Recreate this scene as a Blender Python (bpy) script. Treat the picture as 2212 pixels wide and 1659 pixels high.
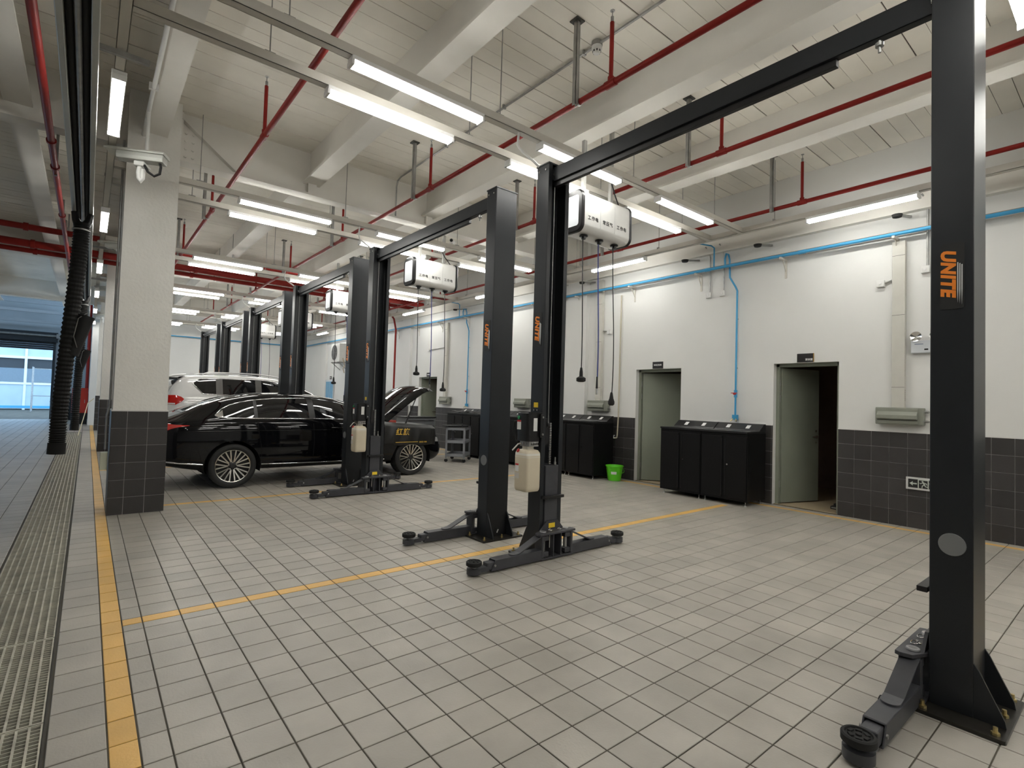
import bpy, bmesh, math, random
from mathutils import Vector, Matrix
random.seed(7)
for o in list(bpy.data.objects): bpy.data.objects.remove(o)
scene = bpy.context.scene
COL = scene.collection

# ---------------------------------------------------------------- camera
FPX, YAW, PITCH, ROLL, HC = 1127.9, math.radians(39.09), math.radians(1.85), math.radians(1.74), 1.455
fw = Vector((math.sin(YAW)*math.cos(PITCH), math.cos(YAW)*math.cos(PITCH), math.sin(PITCH)))
rt = Vector((math.cos(YAW), -math.sin(YAW), 0)); up = rt.cross(fw)
rt2 = rt*math.cos(ROLL)+up*math.sin(ROLL); up2 = -rt*math.sin(ROLL)+up*math.cos(ROLL)
cam_d = bpy.data.cameras.new('camera'); cam = bpy.data.objects.new('camera', cam_d); COL.objects.link(cam)
cam.matrix_world = Matrix(((rt2.x, up2.x, -fw.x, 0), (rt2.y, up2.y, -fw.y, 0), (rt2.z, up2.z, -fw.z, HC), (0, 0, 0, 1)))
cam_d.sensor_width = 36; cam_d.lens = FPX/2212*36; cam_d.clip_start = .05; cam_d.clip_end = 300
scene.camera = cam
def project(p):
    d = Vector(p)-Vector((0, 0, HC)); z = d.dot(fw)
    if z < .05: return None
    return (1106+FPX*d.dot(rt2)/z, 829.5-FPX*d.dot(up2)/z, z)

# ---------------------------------------------------------------- world, sun, exposure
world = bpy.data.worlds.new('sky'); scene.world = world; world.use_nodes = True
wn = world.node_tree.nodes; bg = wn['Background']
bg.inputs['Color'].default_value = (.50, .73, 1.0, 1); bg.inputs['Strength'].default_value = 3.0
vs = scene.view_settings
vs.view_transform = 'Standard'; vs.look = 'None'; vs.gamma = 1; vs.use_curve_mapping = False; vs.exposure = 0.42
TUBE = 23.0

# ---------------------------------------------------------------- materials
MATS = {}
def mat(name, col, rough=.5, metal=0.0, spec=.5, noise=0, nscale=8, nstr=.15, bump=0, bscale=60, coat=0, trans=0, emit=None, estr=0, ior=1.45, alpha=1):
    if name in MATS: return MATS[name]
    m = bpy.data.materials.new(name); m.use_nodes = True; nt = m.node_tree; b = nt.nodes['Principled BSDF']
    b.inputs['Base Color'].default_value = (*col, 1); b.inputs['Roughness'].default_value = rough; b.inputs['Metallic'].default_value = metal
    b.inputs['Specular IOR Level'].default_value = spec; b.inputs['IOR'].default_value = ior
    b.inputs['Coat Weight'].default_value = coat; b.inputs['Coat Roughness'].default_value = .04
    b.inputs['Transmission Weight'].default_value = trans
    if emit: b.inputs['Emission Color'].default_value = (*emit, 1); b.inputs['Emission Strength'].default_value = estr
    geo = nt.nodes.new('ShaderNodeNewGeometry')
    n = nt.nodes.new('ShaderNodeTexNoise'); n.inputs['Scale'].default_value = nscale; n.inputs['Detail'].default_value = 6
    nt.links.new(geo.outputs['Position'], n.inputs['Vector'])
    mr = nt.nodes.new('ShaderNodeMapRange'); mr.inputs['From Min'].default_value = .25; mr.inputs['From Max'].default_value = .75
    mr.inputs['To Min'].default_value = 1-nstr*(1 if noise else .25); mr.inputs['To Max'].default_value = 1+nstr*(1 if noise else .25)
    nt.links.new(n.outputs['Fac'], mr.inputs['Value'])
    mx = nt.nodes.new('ShaderNodeVectorMath'); mx.operation = 'MULTIPLY'; mx.inputs[0].default_value = col
    nt.links.new(mr.outputs['Result'], mx.inputs[1]); nt.links.new(mx.outputs['Vector'], b.inputs['Base Color'])
    if bump:
        n2 = nt.nodes.new('ShaderNodeTexNoise'); n2.inputs['Scale'].default_value = bscale; n2.inputs['Detail'].default_value = 4
        nt.links.new(geo.outputs['Position'], n2.inputs['Vector'])
        bp = nt.nodes.new('ShaderNodeBump'); bp.inputs['Strength'].default_value = bump; bp.inputs['Distance'].default_value = .01
        nt.links.new(n2.outputs['Fac'], bp.inputs['Height']); nt.links.new(bp.outputs['Normal'], b.inputs['Normal'])
    MATS[name] = m; return m
def tilemat(name, col, pitch, off, rough, var=.06, stain=.10):
    """ceramic tile: each piece of the grid its own slight tone, plus cloudy wear"""
    m = mat(name, col, rough, noise=1, nscale=2.2, nstr=stain, bump=.12, bscale=90); nt = m.node_tree
    b = nt.nodes['Principled BSDF']; geo = [n for n in nt.nodes if n.type == 'NEW_GEOMETRY'][0]
    sub = nt.nodes.new('ShaderNodeVectorMath'); sub.operation = 'SUBTRACT'; sub.inputs[1].default_value = off
    sn = nt.nodes.new('ShaderNodeVectorMath'); sn.operation = 'SNAP'; sn.inputs[1].default_value = pitch
    wn_ = nt.nodes.new('ShaderNodeTexWhiteNoise'); nt.links.new(geo.outputs['Position'], sub.inputs[0]); nt.links.new(sub.outputs[0], sn.inputs[0]); nt.links.new(sn.outputs[0], wn_.inputs['Vector'])
    mr = nt.nodes.new('ShaderNodeMapRange'); mr.inputs['To Min'].default_value = 1-var; mr.inputs['To Max'].default_value = 1+var
    nt.links.new(wn_.outputs['Value'], mr.inputs['Value'])
    lk = b.inputs['Base Color'].links[0]; src = lk.from_socket
    mu = nt.nodes.new('ShaderNodeVectorMath'); mu.operation = 'MULTIPLY'
    nt.links.new(src, mu.inputs[0]); nt.links.new(mr.outputs['Result'], mu.inputs[1]); nt.links.new(mu.outputs[0], b.inputs['Base Color'])
    return m
PT = .204                                                          # floor tile pitch
M_floor = tilemat('floor_tile', (.36, .338, .298), (PT, PT, 10), (.333, 4.112, -5), .40, .07, .16)
M_yellow = tilemat('yellow_tile', (.70, .42, .11), (PT, PT, 10), (.333, 4.112, -5), .42, .05, .12)
M_grout = mat('floor_grout', (.075, .068, .052), .9, noise=1, nscale=3, nstr=.5)
M_wall = mat('white_wall_paint', (.74, .74, .72), .75, noise=1, nscale=1.1, nstr=.03, bump=.08, bscale=25)
M_colm = mat('column_paint', (.82, .81, .77), .8, noise=1, nscale=2, nstr=.05, bump=.5, bscale=30)
M_dado = tilemat('charcoal_tile', (.042, .039, .038), (10, .2, .2), (-5, 0, 0), .42, .14, .12)
M_dgrout = mat('dado_grout', (.42, .41, .40), .9)
M_ceil = mat('ceiling_paint', (.74, .71, .65), .85, noise=1, nscale=1.6, nstr=.09, bump=.15, bscale=20)
M_gap = mat('ceiling_gap', (.16, .15, .135), .9)
M_beam = mat('beam_paint', (.78, .76, .71), .6, noise=1, nscale=1.5, nstr=.07)
M_lift = mat('lift_charcoal_enamel', (.020, .022, .025), .36, spec=.35, noise=1, nscale=4, nstr=.08)
M_arm = mat('arm_grey_enamel', (.050, .051, .058), .40, noise=1, nscale=9, nstr=.15)
M_black = mat('black_enamel', (.010, .010, .011), .35)
M_rubber = mat('black_rubber', (.012, .012, .012), .75)
M_steel = mat('galvanised_steel', (.36, .36, .35), .45, .8, noise=1, nscale=12, nstr=.2)
M_chrome = mat('bright_chrome', (.75, .75, .76), .12, 1.0)
M_zinc = mat('yellow_zinc_bolt', (.55, .45, .22), .35, .9)
M_red = mat('red_pipe_paint', (.235, .014, .010), .48, spec=.3, noise=1, nscale=6, nstr=.12)
M_tray = mat('tray_paint', (.60, .575, .52), .6, noise=1, nscale=3, nstr=.05)
M_white = mat('white_enamel', (.80, .80, .79), .35)
M_wplas = mat('white_plastic', (.74, .74, .72), .4)
M_tube = mat('lit_tube', (.9, .9, .9), .4, emit=(1.0, .985, .93), estr=TUBE)
M_blue = mat('blue_pipe', (.055, .33, .60), .35)
M_bhose = mat('blue_hose', (.03, .045, .22), .4)
M_yel = mat('yellow_label', (.80, .56, .03), .5)
M_orange = mat('orange_print', (.85, .24, .02), .5)
M_silver = mat('grey_disc', (.20, .205, .21), .5)
M_label = mat('white_label', (.75, .75, .74), .6)
M_redl = mat('red_print', (.55, .03, .03), .5)
M_ink = mat('black_print', (.015, .015, .015), .6)
M_door = mat('sage_door_paint', (.235, .255, .205), .5, noise=1, nscale=2, nstr=.05)
M_ebox = mat('grey_green_box', (.25, .26, .22), .5)
M_cab = mat('black_cabinet', (.0055, .0055, .006), .45, spec=.25)
M_dark = mat('dark_interior', (.03, .026, .022), .9)

# ---------------------------------------------------------------- mesh helpers
class MB:
    def __init__(s): s.v = []; s.f = []
    def add(s, vs, fs):
        n = len(s.v); s.v += [tuple(v) for v in vs]; s.f += [tuple(i+n for i in f) for f in fs]; return s
    def box(s, x0, x1, y0, y1, z0, z1):
        return s.add([(x0, y0, z0), (x1, y0, z0), (x1, y1, z0), (x0, y1, z0), (x0, y0, z1), (x1, y0, z1), (x1, y1, z1), (x0, y1, z1)],
                     [(3, 2, 1, 0), (4, 5, 6, 7), (0, 1, 5, 4), (1, 2, 6, 5), (2, 3, 7, 6), (3, 0, 4, 7)])
    def cbox(s, c, d): return s.box(c[0]-d[0]/2, c[0]+d[0]/2, c[1]-d[1]/2, c[1]+d[1]/2, c[2]-d[2]/2, c[2]+d[2]/2)
    def xf(s, m, start=0):
        s.v[start:] = [tuple(m @ Vector(v)) for v in s.v[start:]]; return s
    def obox(s, c, d, rot):
        n = len(s.v); s.cbox((0, 0, 0), d); return s.xf(Matrix.Translation(c) @ rot.to_4x4(), n)
    def bar(s, a, b, w, h):                                        # box from a to b, h is the upright measure
        a, b = Vector(a), Vector(b); d = b-a; L = d.length; x = d/L
        u = Vector((0, 0, 1)) if abs(x.z) < .95 else Vector((1, 0, 0)); y = u.cross(x).normalized(); z = x.cross(y)
        n = len(s.v); s.cbox((L/2, 0, 0), (L, w, h))
        return s.xf(Matrix(((x.x, y.x, z.x, a.x), (x.y, y.y, z.y, a.y), (x.z, y.z, z.z, a.z), (0, 0, 0, 1))), n)
    def cyl(s, a, b, r, n=12, r2=None, caps=True): return s.tube([a, b], [r, r if r2 is None else r2], n, caps)
    def tube(s, pts, r, n=10, caps=True):
        pts = [Vector(p) for p in pts]; R = r if isinstance(r, (list, tuple)) else [r]*len(pts); k = len(pts)
        t0 = (pts[1]-pts[0]).normalized(); u = Vector((0, 0, 1)) if abs(t0.z) < .9 else Vector((1, 0, 0))
        a = t0.cross(u).normalized(); base = len(s.v); V = []; Fc = []
        for i, p in enumerate(pts):
            t = ((pts[min(i+1, k-1)]-pts[max(i-1, 0)])).normalized()
            a = (a-t*a.dot(t)).normalized(); b = t.cross(a)
            for j in range(n):
                an = 2*math.pi*j/n; V.append(p+(a*math.cos(an)+b*math.sin(an))*R[i])
        for i in range(k-1):
            for j in range(n):
                j2 = (j+1) % n; Fc.append((i*n+j, i*n+j2, (i+1)*n+j2, (i+1)*n+j))
        if caps: Fc.append(tuple(range(n-1, -1, -1))); Fc.append(tuple((k-1)*n+j for j in range(n)))
        return s.add(V, Fc)
    def lathe(s, prof, n=24, c=(0, 0, 0), axis='z', a0=0, a1=None):
        V = []; Fc = []; k = len(prof); full = a1 is None; span = 2*math.pi if full else a1-a0; m = n if full else n+1
        for j in range(m):
            an = a0+span*j/n; ca, sa = math.cos(an), math.sin(an)
            for r, h in prof:
                p = (r*ca, r*sa, h) if axis == 'z' else ((r*ca, h, r*sa) if axis == 'y' else (h, r*ca, r*sa))
                V.append((p[0]+c[0], p[1]+c[1], p[2]+c[2]))
        for j in range(n):
            j2 = (j+1) % m
            for i in range(k-1): Fc.append((j*k+i, j2*k+i, j2*k+i+1, j*k+i+1))
        return s.add(V, Fc)
    def prism(s, poly, h0, h1, axis='z'):                          # polygon in the other two axes, extruded along axis
        def P(a, b, h): return (a, b, h) if axis == 'z' else ((a, h, b) if axis == 'y' else (h, a, b))
        n = len(poly); V = [P(a, b, h0) for a, b in poly]+[P(a, b, h1) for a, b in poly]
        Fc = [tuple(range(n-1, -1, -1)), tuple(range(n, 2*n))]+[(i, (i+1) % n, n+(i+1) % n, n+i) for i in range(n)]
        return s.add(V, Fc)
    def mesh(s, name, smooth=None, recalc=True):
        me = bpy.data.meshes.new(name); me.from_pydata(s.v, [], s.f); me.update()
        if recalc:
            bm = bmesh.new(); bm.from_mesh(me); bmesh.ops.recalc_face_normals(bm, faces=bm.faces[:]); bm.to_mesh(me); bm.free()
        if smooth is not None:
            me.polygons.foreach_set('use_smooth', [True]*len(me.polygons)); me.set_sharp_from_angle(angle=math.radians(smooth))
        return me
    def build(s, name, m, parent=None, smooth=None, bevel=0, seg=2):
        o = bpy.data.objects.new(name, s.mesh(name, smooth)); COL.objects.link(o)
        for q in (m if isinstance(m, (list, tuple)) else [m]): o.data.materials.append(q)
        if parent: o.parent = parent
        if bevel:
            md = o.modifiers.new('bevel', 'BEVEL'); md.width = bevel; md.segments = seg; md.limit_method = 'ANGLE'; md.angle_limit = math.radians(40)
        return o
def rrect(x0, x1, y0, y1, r, n=5):
    out = []
    for cx, cy, a in ((x1-r, y1-r, 0), (x0+r, y1-r, 90), (x0+r, y0+r, 180), (x1-r, y0+r, 270)):
        for i in range(n+1):
            t = math.radians(a+90*i/n); out.append((cx+r*math.cos(t), cy+r*math.sin(t)))
    return out
def tag(o, label=None, cat=None, group=None, kind=None):
    if label: o['label'] = label
    if cat: o['category'] = cat
    if group: o['group'] = group
    if kind: o['kind'] = kind
    return o
def empty(name, loc=(0, 0, 0), rz=0):
    o = bpy.data.objects.new(name, None); COL.objects.link(o); o.location = loc; o.rotation_euler = (0, 0, rz); o.empty_display_size = .1
    return o
def copy_tree(o, parent=None):
    c = o.copy(); COL.objects.link(c); c.parent = parent
    for ch in list(o.children): copy_tree(ch, c)
    return c
def text_mesh(body, size, shear=0, bold=0, depth=.001, align='CENTER', spacing=1):
    cu = bpy.data.curves.new('lettering', 'FONT'); cu.body = body; cu.size = size; cu.shear = shear; cu.offset = bold; cu.extrude = depth
    cu.align_x = align; cu.align_y = 'CENTER'; cu.space_character = spacing; cu.resolution_u = 3
    o = bpy.data.objects.new('lettering', cu); COL.objects.link(o)
    me = bpy.data.meshes.new_from_object(o.evaluated_get(bpy.context.evaluated_depsgraph_get()))
    bpy.data.objects.remove(o); bpy.data.curves.remove(cu); return me
def place_text(name, me, m, parent, origin, xdir, ydir):
    x = Vector(xdir).normalized(); y = Vector(ydir).normalized(); z = x.cross(y)
    me = me.copy(); me.transform(Matrix(((x.x, y.x, z.x, origin[0]), (x.y, y.y, z.y, origin[1]), (x.z, y.z, z.z, origin[2]), (0, 0, 0, 1))))
    me.materials.clear(); me.materials.append(m)
    o = bpy.data.objects.new(name, me); COL.objects.link(o)
    if parent: o.parent = parent
    return o
ORD = ['first', 'second', 'third', 'fourth', 'fifth', 'sixth', 'seventh', 'eighth', 'ninth', 'tenth', 'eleventh', 'twelfth', 'thirteenth', 'fourteenth', 'fifteenth', 'sixteenth', 'seventeenth', 'eighteenth', 'nineteenth', 'twentieth']
BAY = 3.876
WX = 8.2                                                           # face of the right wall
SLAB = 5.0
# ================================================================ STRUCTURE
YB, YE, YF, XL = -11.0, 26.3, 31.6, -6.6                            # back wall, end wall of the bays, far wall of the aisle, left wall
def struct(name, mb, m, parent=None, **k):
    o = mb.build(name, m, parent, **k)
    if not parent: o['kind'] = 'structure'
    return o
# ---- floor: grout bed with a drain slot, tiles on top
GX0, GX1 = -.468, -.072                                            # drain slot
fb = MB()
fb.box(XL, GX0, YB, YF+14, -.12, -.004); fb.box(GX1, WX+3, YB, YF, -.12, -.004); fb.box(GX0, GX1, 22.1, YF, -.12, -.004); fb.box(GX0, GX1, YB, -1, -.12, -.004)
floor = struct('floor', fb, M_grout)
ch = MB(); ch.box(GX0, GX0+.012, -1, 22.1, -.30, -.001); ch.box(GX1-.012, GX1, -1, 22.1, -.30, -.001); ch.box(GX0, GX1, -1, 22.1, -.32, -.30)
ch.build('drain_channel', mat('drain_channel', (.055, .05, .042), .8), floor)
xs = [.128, .230, .333]
while xs[-1]+PT < WX-.15: xs.append(xs[-1]+PT)
xs_wall = [7.95, 8.05, WX]
xs = [x for x in xs if x < 7.94]+xs_wall
cells = []                                                         # x0,x1,y0,y1,yellow
J = .0032
rows = range(int((-2.0-4.112)/PT)+1, int((YF-4.112)/PT))
for k in rows:
    y0 = 4.112+k*PT; y1 = y0+PT
    half = (k+1) % 19 == 0                                         # row with the yellow bay divider
    for i in range(len(xs)-1):
        x0, x1 = xs[i], xs[i+1]
        if y1 > YE-.05 and x0 > .5: continue
        if i == 0 or (abs(x0-7.95) < 1e-6): cells.append((x0, x1, y0, y1, 1)); continue
        if half and x0 < 7.4 and y0 < 24:
            cells.append((x0, x1, y0, y0+PT/2, 0)); cells.append((x0, x1, y0+PT/2, y1, 1))
        else: cells.append((x0, x1, y0, y1, 0))
    cells.append((GX1+.004, .128, y0, y1, 0))
    if y0 > 22.1: cells += [(GX0+.002, -.27, y0, y1, 0), (-.27, GX1, y0, y1, 0)]
    if y1 > -2:
        for j in range(16): cells.append((GX0-.004-(j+1)*PT, GX0-.004-j*PT, y0, y1, 0))
def tile_poly(mb, x0, x1, y0, y1, full):
    x0 += J; x1 -= J; y0 += J; y1 -= J; c = .0025; z = 0.0
    if full: mb.add([(x0, y0, -.006), (x1, y0, -.006), (x1, y1, -.006), (x0, y1, -.006), (x0, y0, z-.0015), (x1, y0, z-.0015), (x1, y1, z-.0015), (x0, y1, z-.0015), (x0+c, y0+c, z), (x1-c, y0+c, z), (x1-c, y1-c, z), (x0+c, y1-c, z)],
        [(0, 1, 5, 4), (1, 2, 6, 5), (2, 3, 7, 6), (3, 0, 4, 7), (4, 5, 9, 8), (5, 6, 10, 9), (6, 7, 11, 10), (7, 4, 8, 11), (8, 9, 10, 11)])
    else: mb.add([(x0, y0, -.006), (x1, y0, -.006), (x1, y1, -.006), (x0, y1, -.006), (x0, y0, z), (x1, y0, z), (x1, y1, z), (x0, y1, z)], [(4, 5, 6, 7), (0, 1, 5, 4), (1, 2, 6, 5), (2, 3, 7, 6), (3, 0, 4, 7)])
def seen_area(c):
    pr = project(((c[0]+c[1])/2, (c[2]+c[3])/2, 0))
    if not pr or not (-30 < pr[0] < 2242 and -30 < pr[1] < 1689): return 0
    return (c[1]-c[0])*(c[3]-c[2])/pr[2]**3
cells.sort(key=seen_area, reverse=True)
protos = {}
for i, c in enumerate(cells[:300]):
    k = (round(c[1]-c[0], 3), round(c[3]-c[2], 3), c[4])
    if k not in protos:
        mb = MB(); tile_poly(mb, -k[0]/2, k[0]/2, -k[1]/2, k[1]/2, True)
        me = mb.mesh('floor_tile', recalc=False); me.materials.append(M_yellow if c[4] else M_floor); protos[k] = me
    o = bpy.data.objects.new('floor_tile', protos[k]); COL.objects.link(o); o.parent = floor; o.location = ((c[0]+c[1])/2, (c[2]+c[3])/2, random.uniform(-.0006, .0004))
for yellow, nm, mm in ((0, 'far_floor_tiles', M_floor), (1, 'far_yellow_tiles', M_yellow)):
    mb = MB()
    for c in cells[300:]:
        if c[4] == yellow: tile_poly(mb, *c[:4], c[2] < 14)
    o = bpy.data.objects.new(nm, mb.mesh(nm, recalc=False)); COL.objects.link(o); o.data.materials.append(mm); o.parent = floor; o['kind'] = 'stuff'
# ---- right wall with three door openings and a dado of charcoal tiles
DOORS = [(2.80, 3.70, 2.15), (5.32, 6.30, 2.13), (13.70, 14.80, 2.12)]
TW = .24
wl = MB(); y = YB
for a, b, h in DOORS:
    wl.box(WX, WX+TW, y, a, 0, SLAB); wl.box(WX, WX+TW, a, b, h, SLAB); y = b
wl.box(WX, WX+TW, y, YE, 0, SLAB)
wall_right = struct('wall_right', wl, M_wall)
PIL = [(7.56, 8.12), (15.31, 15.87), (23.06, 23.62)]              # wall piers on the column lines
for a, b in PIL:
    MB().box(WX-.09, WX+.01, a, b, 0, SLAB).build('wall_pier', M_wall, wall_right)
dg = MB(); dt = []
y = YB
segs = [(YB, DOORS[0][0]), (DOORS[0][1], DOORS[1][0]), (DOORS[1][1], PIL[0][0]), (PIL[0][1], DOORS[2][0]), (DOORS[2][1], PIL[1][0]), (PIL[1][1], PIL[2][0]), (PIL[2][1], YE)]
def dado_run(axis, fixed, a, b, sgn, out):                          # tiles along axis between a and b, on a plane at fixed, proud along sgn
    t = b
    while t > a+.01:
        t0 = max(a, t-.2)
        for r in range(6): out.append((axis, fixed, t0, t, r, sgn))
        t = t0
for a, b in segs: dado_run('y', WX, a, b, -1, dt)
for a, b in PIL: dado_run('y', WX-.09, a, b, -1, dt)
def dado_vis(t):
    c = (t[1], (t[2]+t[3])/2, t[4]*.2+.1) if t[0] == 'y' else ((t[2]+t[3])/2, t[1], t[4]*.2+.1)
    pr = project(c)
    if not pr or not (-20 < pr[0] < 2232): return 0
    return (t[3]-t[2])/pr[2]**2
dmesh = {}
def add_dado(tiles, parent, limit=300):
    tiles = sorted(tiles, key=dado_vis, reverse=True)
    rest = MB()
    for i, (ax, fx, a, b, r, sg) in enumerate(tiles):
        w = b-a-.005; h = .195; th = .009
        mb = MB() if i < limit else rest
        key = (ax, sg, round(w, 3))
        c = (fx+sg*th/2, (a+b)/2, r*.2+.1) if ax == 'y' else ((a+b)/2, fx+sg*th/2, r*.2+.1)
        d = (th, w, h) if ax == 'y' else (w, th, h)
        if i < limit:
            if key not in dmesh:
                mb.cbox((0, 0, 0), d); dmesh[key] = mb.mesh('wall_tile'); dmesh[key].materials.append(M_dado)
            o = bpy.data.objects.new('wall_tile', dmesh[key]); COL.objects.link(o); o.location = c; o.parent = parent
        else: rest.cbox(c, d)
    if rest.v:
        o = rest.build('far_wall_tiles', M_dado, parent); o['kind'] = 'stuff'
add_dado(dt, wall_right)
for a, b in segs: dg.box(WX-.0045, WX+.002, a, b, 0, 1.2)
for a, b in PIL: dg.box(WX-.0945, WX-.08, a, b, 0, 1.2)
dg.build('dado_grout', M_dgrout, wall_right)
cap = MB()
for a, b in segs: cap.box(WX-.011, WX+.002, a, b, 1.198, 1.212)
for a, b in PIL: cap.box(WX-.101, WX-.08, a, b, 1.198, 1.212)
cap.build('dado_cap', mat('dado_cap', (.70, .69, .67), .6), wall_right)
# reveals, door frames and leaves
def doorway(n, a, b, h, leaf_ang, leaf_w):
    fr = MB(); t = .05
    fr.box(WX+.09, WX+.20, a, a+t, 0, h); fr.box(WX+.09, WX+.20, b-t, b, 0, h); fr.box(WX+.09, WX+.20, a, b, h-t, h)
    d = empty('door_%d' % n, (WX+.13, b-t, 0)); d['kind'] = 'structure'
    f = fr.xf(Matrix.Translation((-(WX+.13), -(b-t), 0))).build('door_frame', M_door, d, bevel=.004)
    R = Matrix.Rotation(leaf_ang, 4, 'Z')
    lf = MB().box(-.022, .022, -leaf_w, -.012, .02, h-t-.01).xf(R).build('door_leaf', M_door, d, bevel=.003)
    for z in (.30, 1.62, 1.86):
        MB().cyl((-.012, .004, z-.05), (-.012, .004, z+.05), .011, 10).build('hinge', M_steel, lf, 40)
    hd = MB(); hx = -leaf_w+.07
    hd.cyl((-.026, hx, 1.03), (-.05, hx, 1.03), .022, 12); hd.bar((-.055, hx, 1.03), (-.055, hx+.11, 1.03), .012, .018); hd.cyl((-.026, hx, 1.12), (-.034, hx, 1.12), .018, 12); hd.cyl((-.026, hx, .94), (-.034, hx, .94), .014, 12)
    hd.xf(R).build('door_handle', M_chrome, lf, 40)
    return d
doorway(1, 2.80, 3.70, 2.15, math.radians(72), .80)
doorway(2, 5.32, 6.30, 2.13, math.radians(40), .86)
doorway(3, 13.70, 14.80, 2.12, math.radians(80), .5)
rv = MB()                                                          # rooms behind the doors
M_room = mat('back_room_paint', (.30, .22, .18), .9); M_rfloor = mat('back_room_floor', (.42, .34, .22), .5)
for a, b, h in DOORS:
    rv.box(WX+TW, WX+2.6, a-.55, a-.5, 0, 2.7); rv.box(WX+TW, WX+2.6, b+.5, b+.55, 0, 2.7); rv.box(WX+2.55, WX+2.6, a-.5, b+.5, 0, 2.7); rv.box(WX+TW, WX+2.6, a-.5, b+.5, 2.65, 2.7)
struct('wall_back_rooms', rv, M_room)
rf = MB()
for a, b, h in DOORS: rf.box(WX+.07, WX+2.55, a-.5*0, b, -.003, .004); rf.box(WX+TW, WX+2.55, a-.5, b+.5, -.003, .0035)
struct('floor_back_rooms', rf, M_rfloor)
# ---- columns
def column(y0, tiles):
    x0, x1, y1 = .228, .778, y0+.55
    c = MB().box(x0+.012, x1-.012, y0+.012, y1-.012, 0, SLAB)
    o = struct('trim_column', c, M_colm)
    t = []
    dado_run('x', y0+.01, x0, x1, -1, t); dado_run('y', x0+.01, y0+.002, y1, -1, t); dado_run('y', x1-.01, y0+.002, y1, 1, t)
    add_dado(t, o, tiles)
    MB().box(x0+.004, x1-.004, y0+.0055, y1-.004, 0, 1.197).build('dado_grout', M_dgrout, o)
    MB().box(x0-.001, x1+.001, y0-.001, y1, 1.197, 1.212).build('dado_cap', MATS['dado_cap'], o)
    return o
cols = [column(7.56+7.752*i, 72) for i in range(3)]
# ---- end walls, left wall, back wall
struct('wall_end', MB().box(.26, WX+TW, YE, YE+.2, 0, SLAB), M_wall)
struct('wall_side', MB().box(.06, .26, YE, YF, 0, SLAB), M_wall)
DX0, DX1, DZ = -4.6, -1.28, 3.52
fwl = MB().box(XL, DX0, YF, YF+.25, 0, SLAB+1.2); fwl.box(DX1, .3, YF, YF+.25, 0, SLAB+1.2); fwl.box(DX0, DX1, YF, YF+.25, DZ, SLAB+1.2)
wall_far = struct('wall_far', fwl, mat('cool_wall_paint', (.42, .46, .48), .8, noise=1, nscale=1.5, nstr=.06))
dt2 = []; dado_run('x', YF, DX1, .06, -1, dt2); add_dado(dt2, wall_far, 60)
dt3 = []; dado_run('x', YE, .8, WX-.02, -1, dt3); add_dado(dt3, bpy.data.objects['wall_end'], 0)
lw = MB(); y = YB                                                  # left side of the aisle: wall with an unseen opening added to admit daylight
for a, b in ((20.0, 24.2),):
    lw.box(XL-.2, XL, y, a, 0, SLAB); lw.box(XL-.2, XL, a, b, 3.4, SLAB); y = b
lw.box(XL-.2, XL, y, YF, 0, SLAB)
struct('wall_left', lw, M_wall)
struct('wall_back', MB().box(XL-.2, WX+TW, YB-.2, YB, 0, SLAB), M_wall)
# ---- ceiling slab with ribbed planks between the beams
M_plank = mat('ceiling_plank', (.84, .81, .735), .85, noise=1, nscale=1.3, nstr=.10)
nt = M_plank.node_tree; b_ = nt.nodes['Principled BSDF']; g_ = [n for n in nt.nodes if n.type == 'NEW_GEOMETRY'][0]
wv = nt.nodes.new('ShaderNodeTexWave'); wv.bands_direction = 'Y'; wv.inputs['Scale'].default_value = 1/(.184*3.1831*.5)*.5; wv.inputs['Distortion'].default_value = .4; wv.inputs['Detail'].default_value = 1
nt.links.new(g_.outputs['Position'], wv.inputs['Vector'])
rmp = nt.nodes.new('ShaderNodeMapRange'); rmp.inputs['From Min'].default_value = 0; rmp.inputs['From Max'].default_value = .06
nt.links.new(wv.outputs['Fac'], rmp.inputs['Value'])
bp_ = nt.nodes.new('ShaderNodeBump'); bp_.inputs['Strength'].default_value = .0; bp_.inputs['Distance'].default_value = .006
nt.links.new(rmp.outputs['Result'], bp_.inputs['Height']); nt.links.new(bp_.outputs['Normal'], b_.inputs['Normal'])
ceiling = struct('ceiling', MB().box(XL-.2, WX+TW+2.6, YB-.2, YE+.2, SLAB+.012, SLAB+.25).box(XL-.2, .3, YE, YF+.25, SLAB+1.0, SLAB+1.2), M_gap)
BX = [-4.55, -2.6, -.72, .505, 2.42, 4.37, 6.27]
BZ = 4.53
edges = [XL]+BX+[WX]
PW = .184
plk = []
for i in range(len(edges)-1):
    for j in range(-80, 124):
        y0 = 3.685+j*PW
        if y0 < YB or y0 > YE: continue
        plk.append((edges[i], edges[i+1], y0, min(y0+PW, YE)-(.013 if j % 4 == 3 else .005)))
pm = {}
def pk_area(p):
    pr = project(((p[0]+p[1])/2, (p[2]+p[3])/2, SLAB))
    return 0 if not pr or not(-250 < pr[0] < 2450 and pr[1] > -300) else 1/pr[2]**2
plk.sort(key=pk_area, reverse=True); rest = MB()
for i, p in enumerate(plk):
    w = p[1]-p[0]; d = p[3]-p[2]; key = (round(w, 3), round(d, 3))
    if i < 300:
        if key not in pm: pm[key] = MB().cbox((0, 0, .006), (w, d, .012)).mesh('ceiling_plank'); pm[key].materials.append(M_plank)
        o = bpy.data.objects.new('ceiling_plank', pm[key]); COL.objects.link(o); o.location = ((p[0]+p[1])/2, (p[2]+p[3])/2, SLAB+random.uniform(-.0025, .0025)); o.parent = ceiling
    else: rest.cbox(((p[0]+p[1])/2, (p[2]+p[3])/2, SLAB+.006), (w, d, .012))
o = rest.build('far_ceiling_planks', M_plank, ceiling); o['kind'] = 'stuff'
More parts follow.
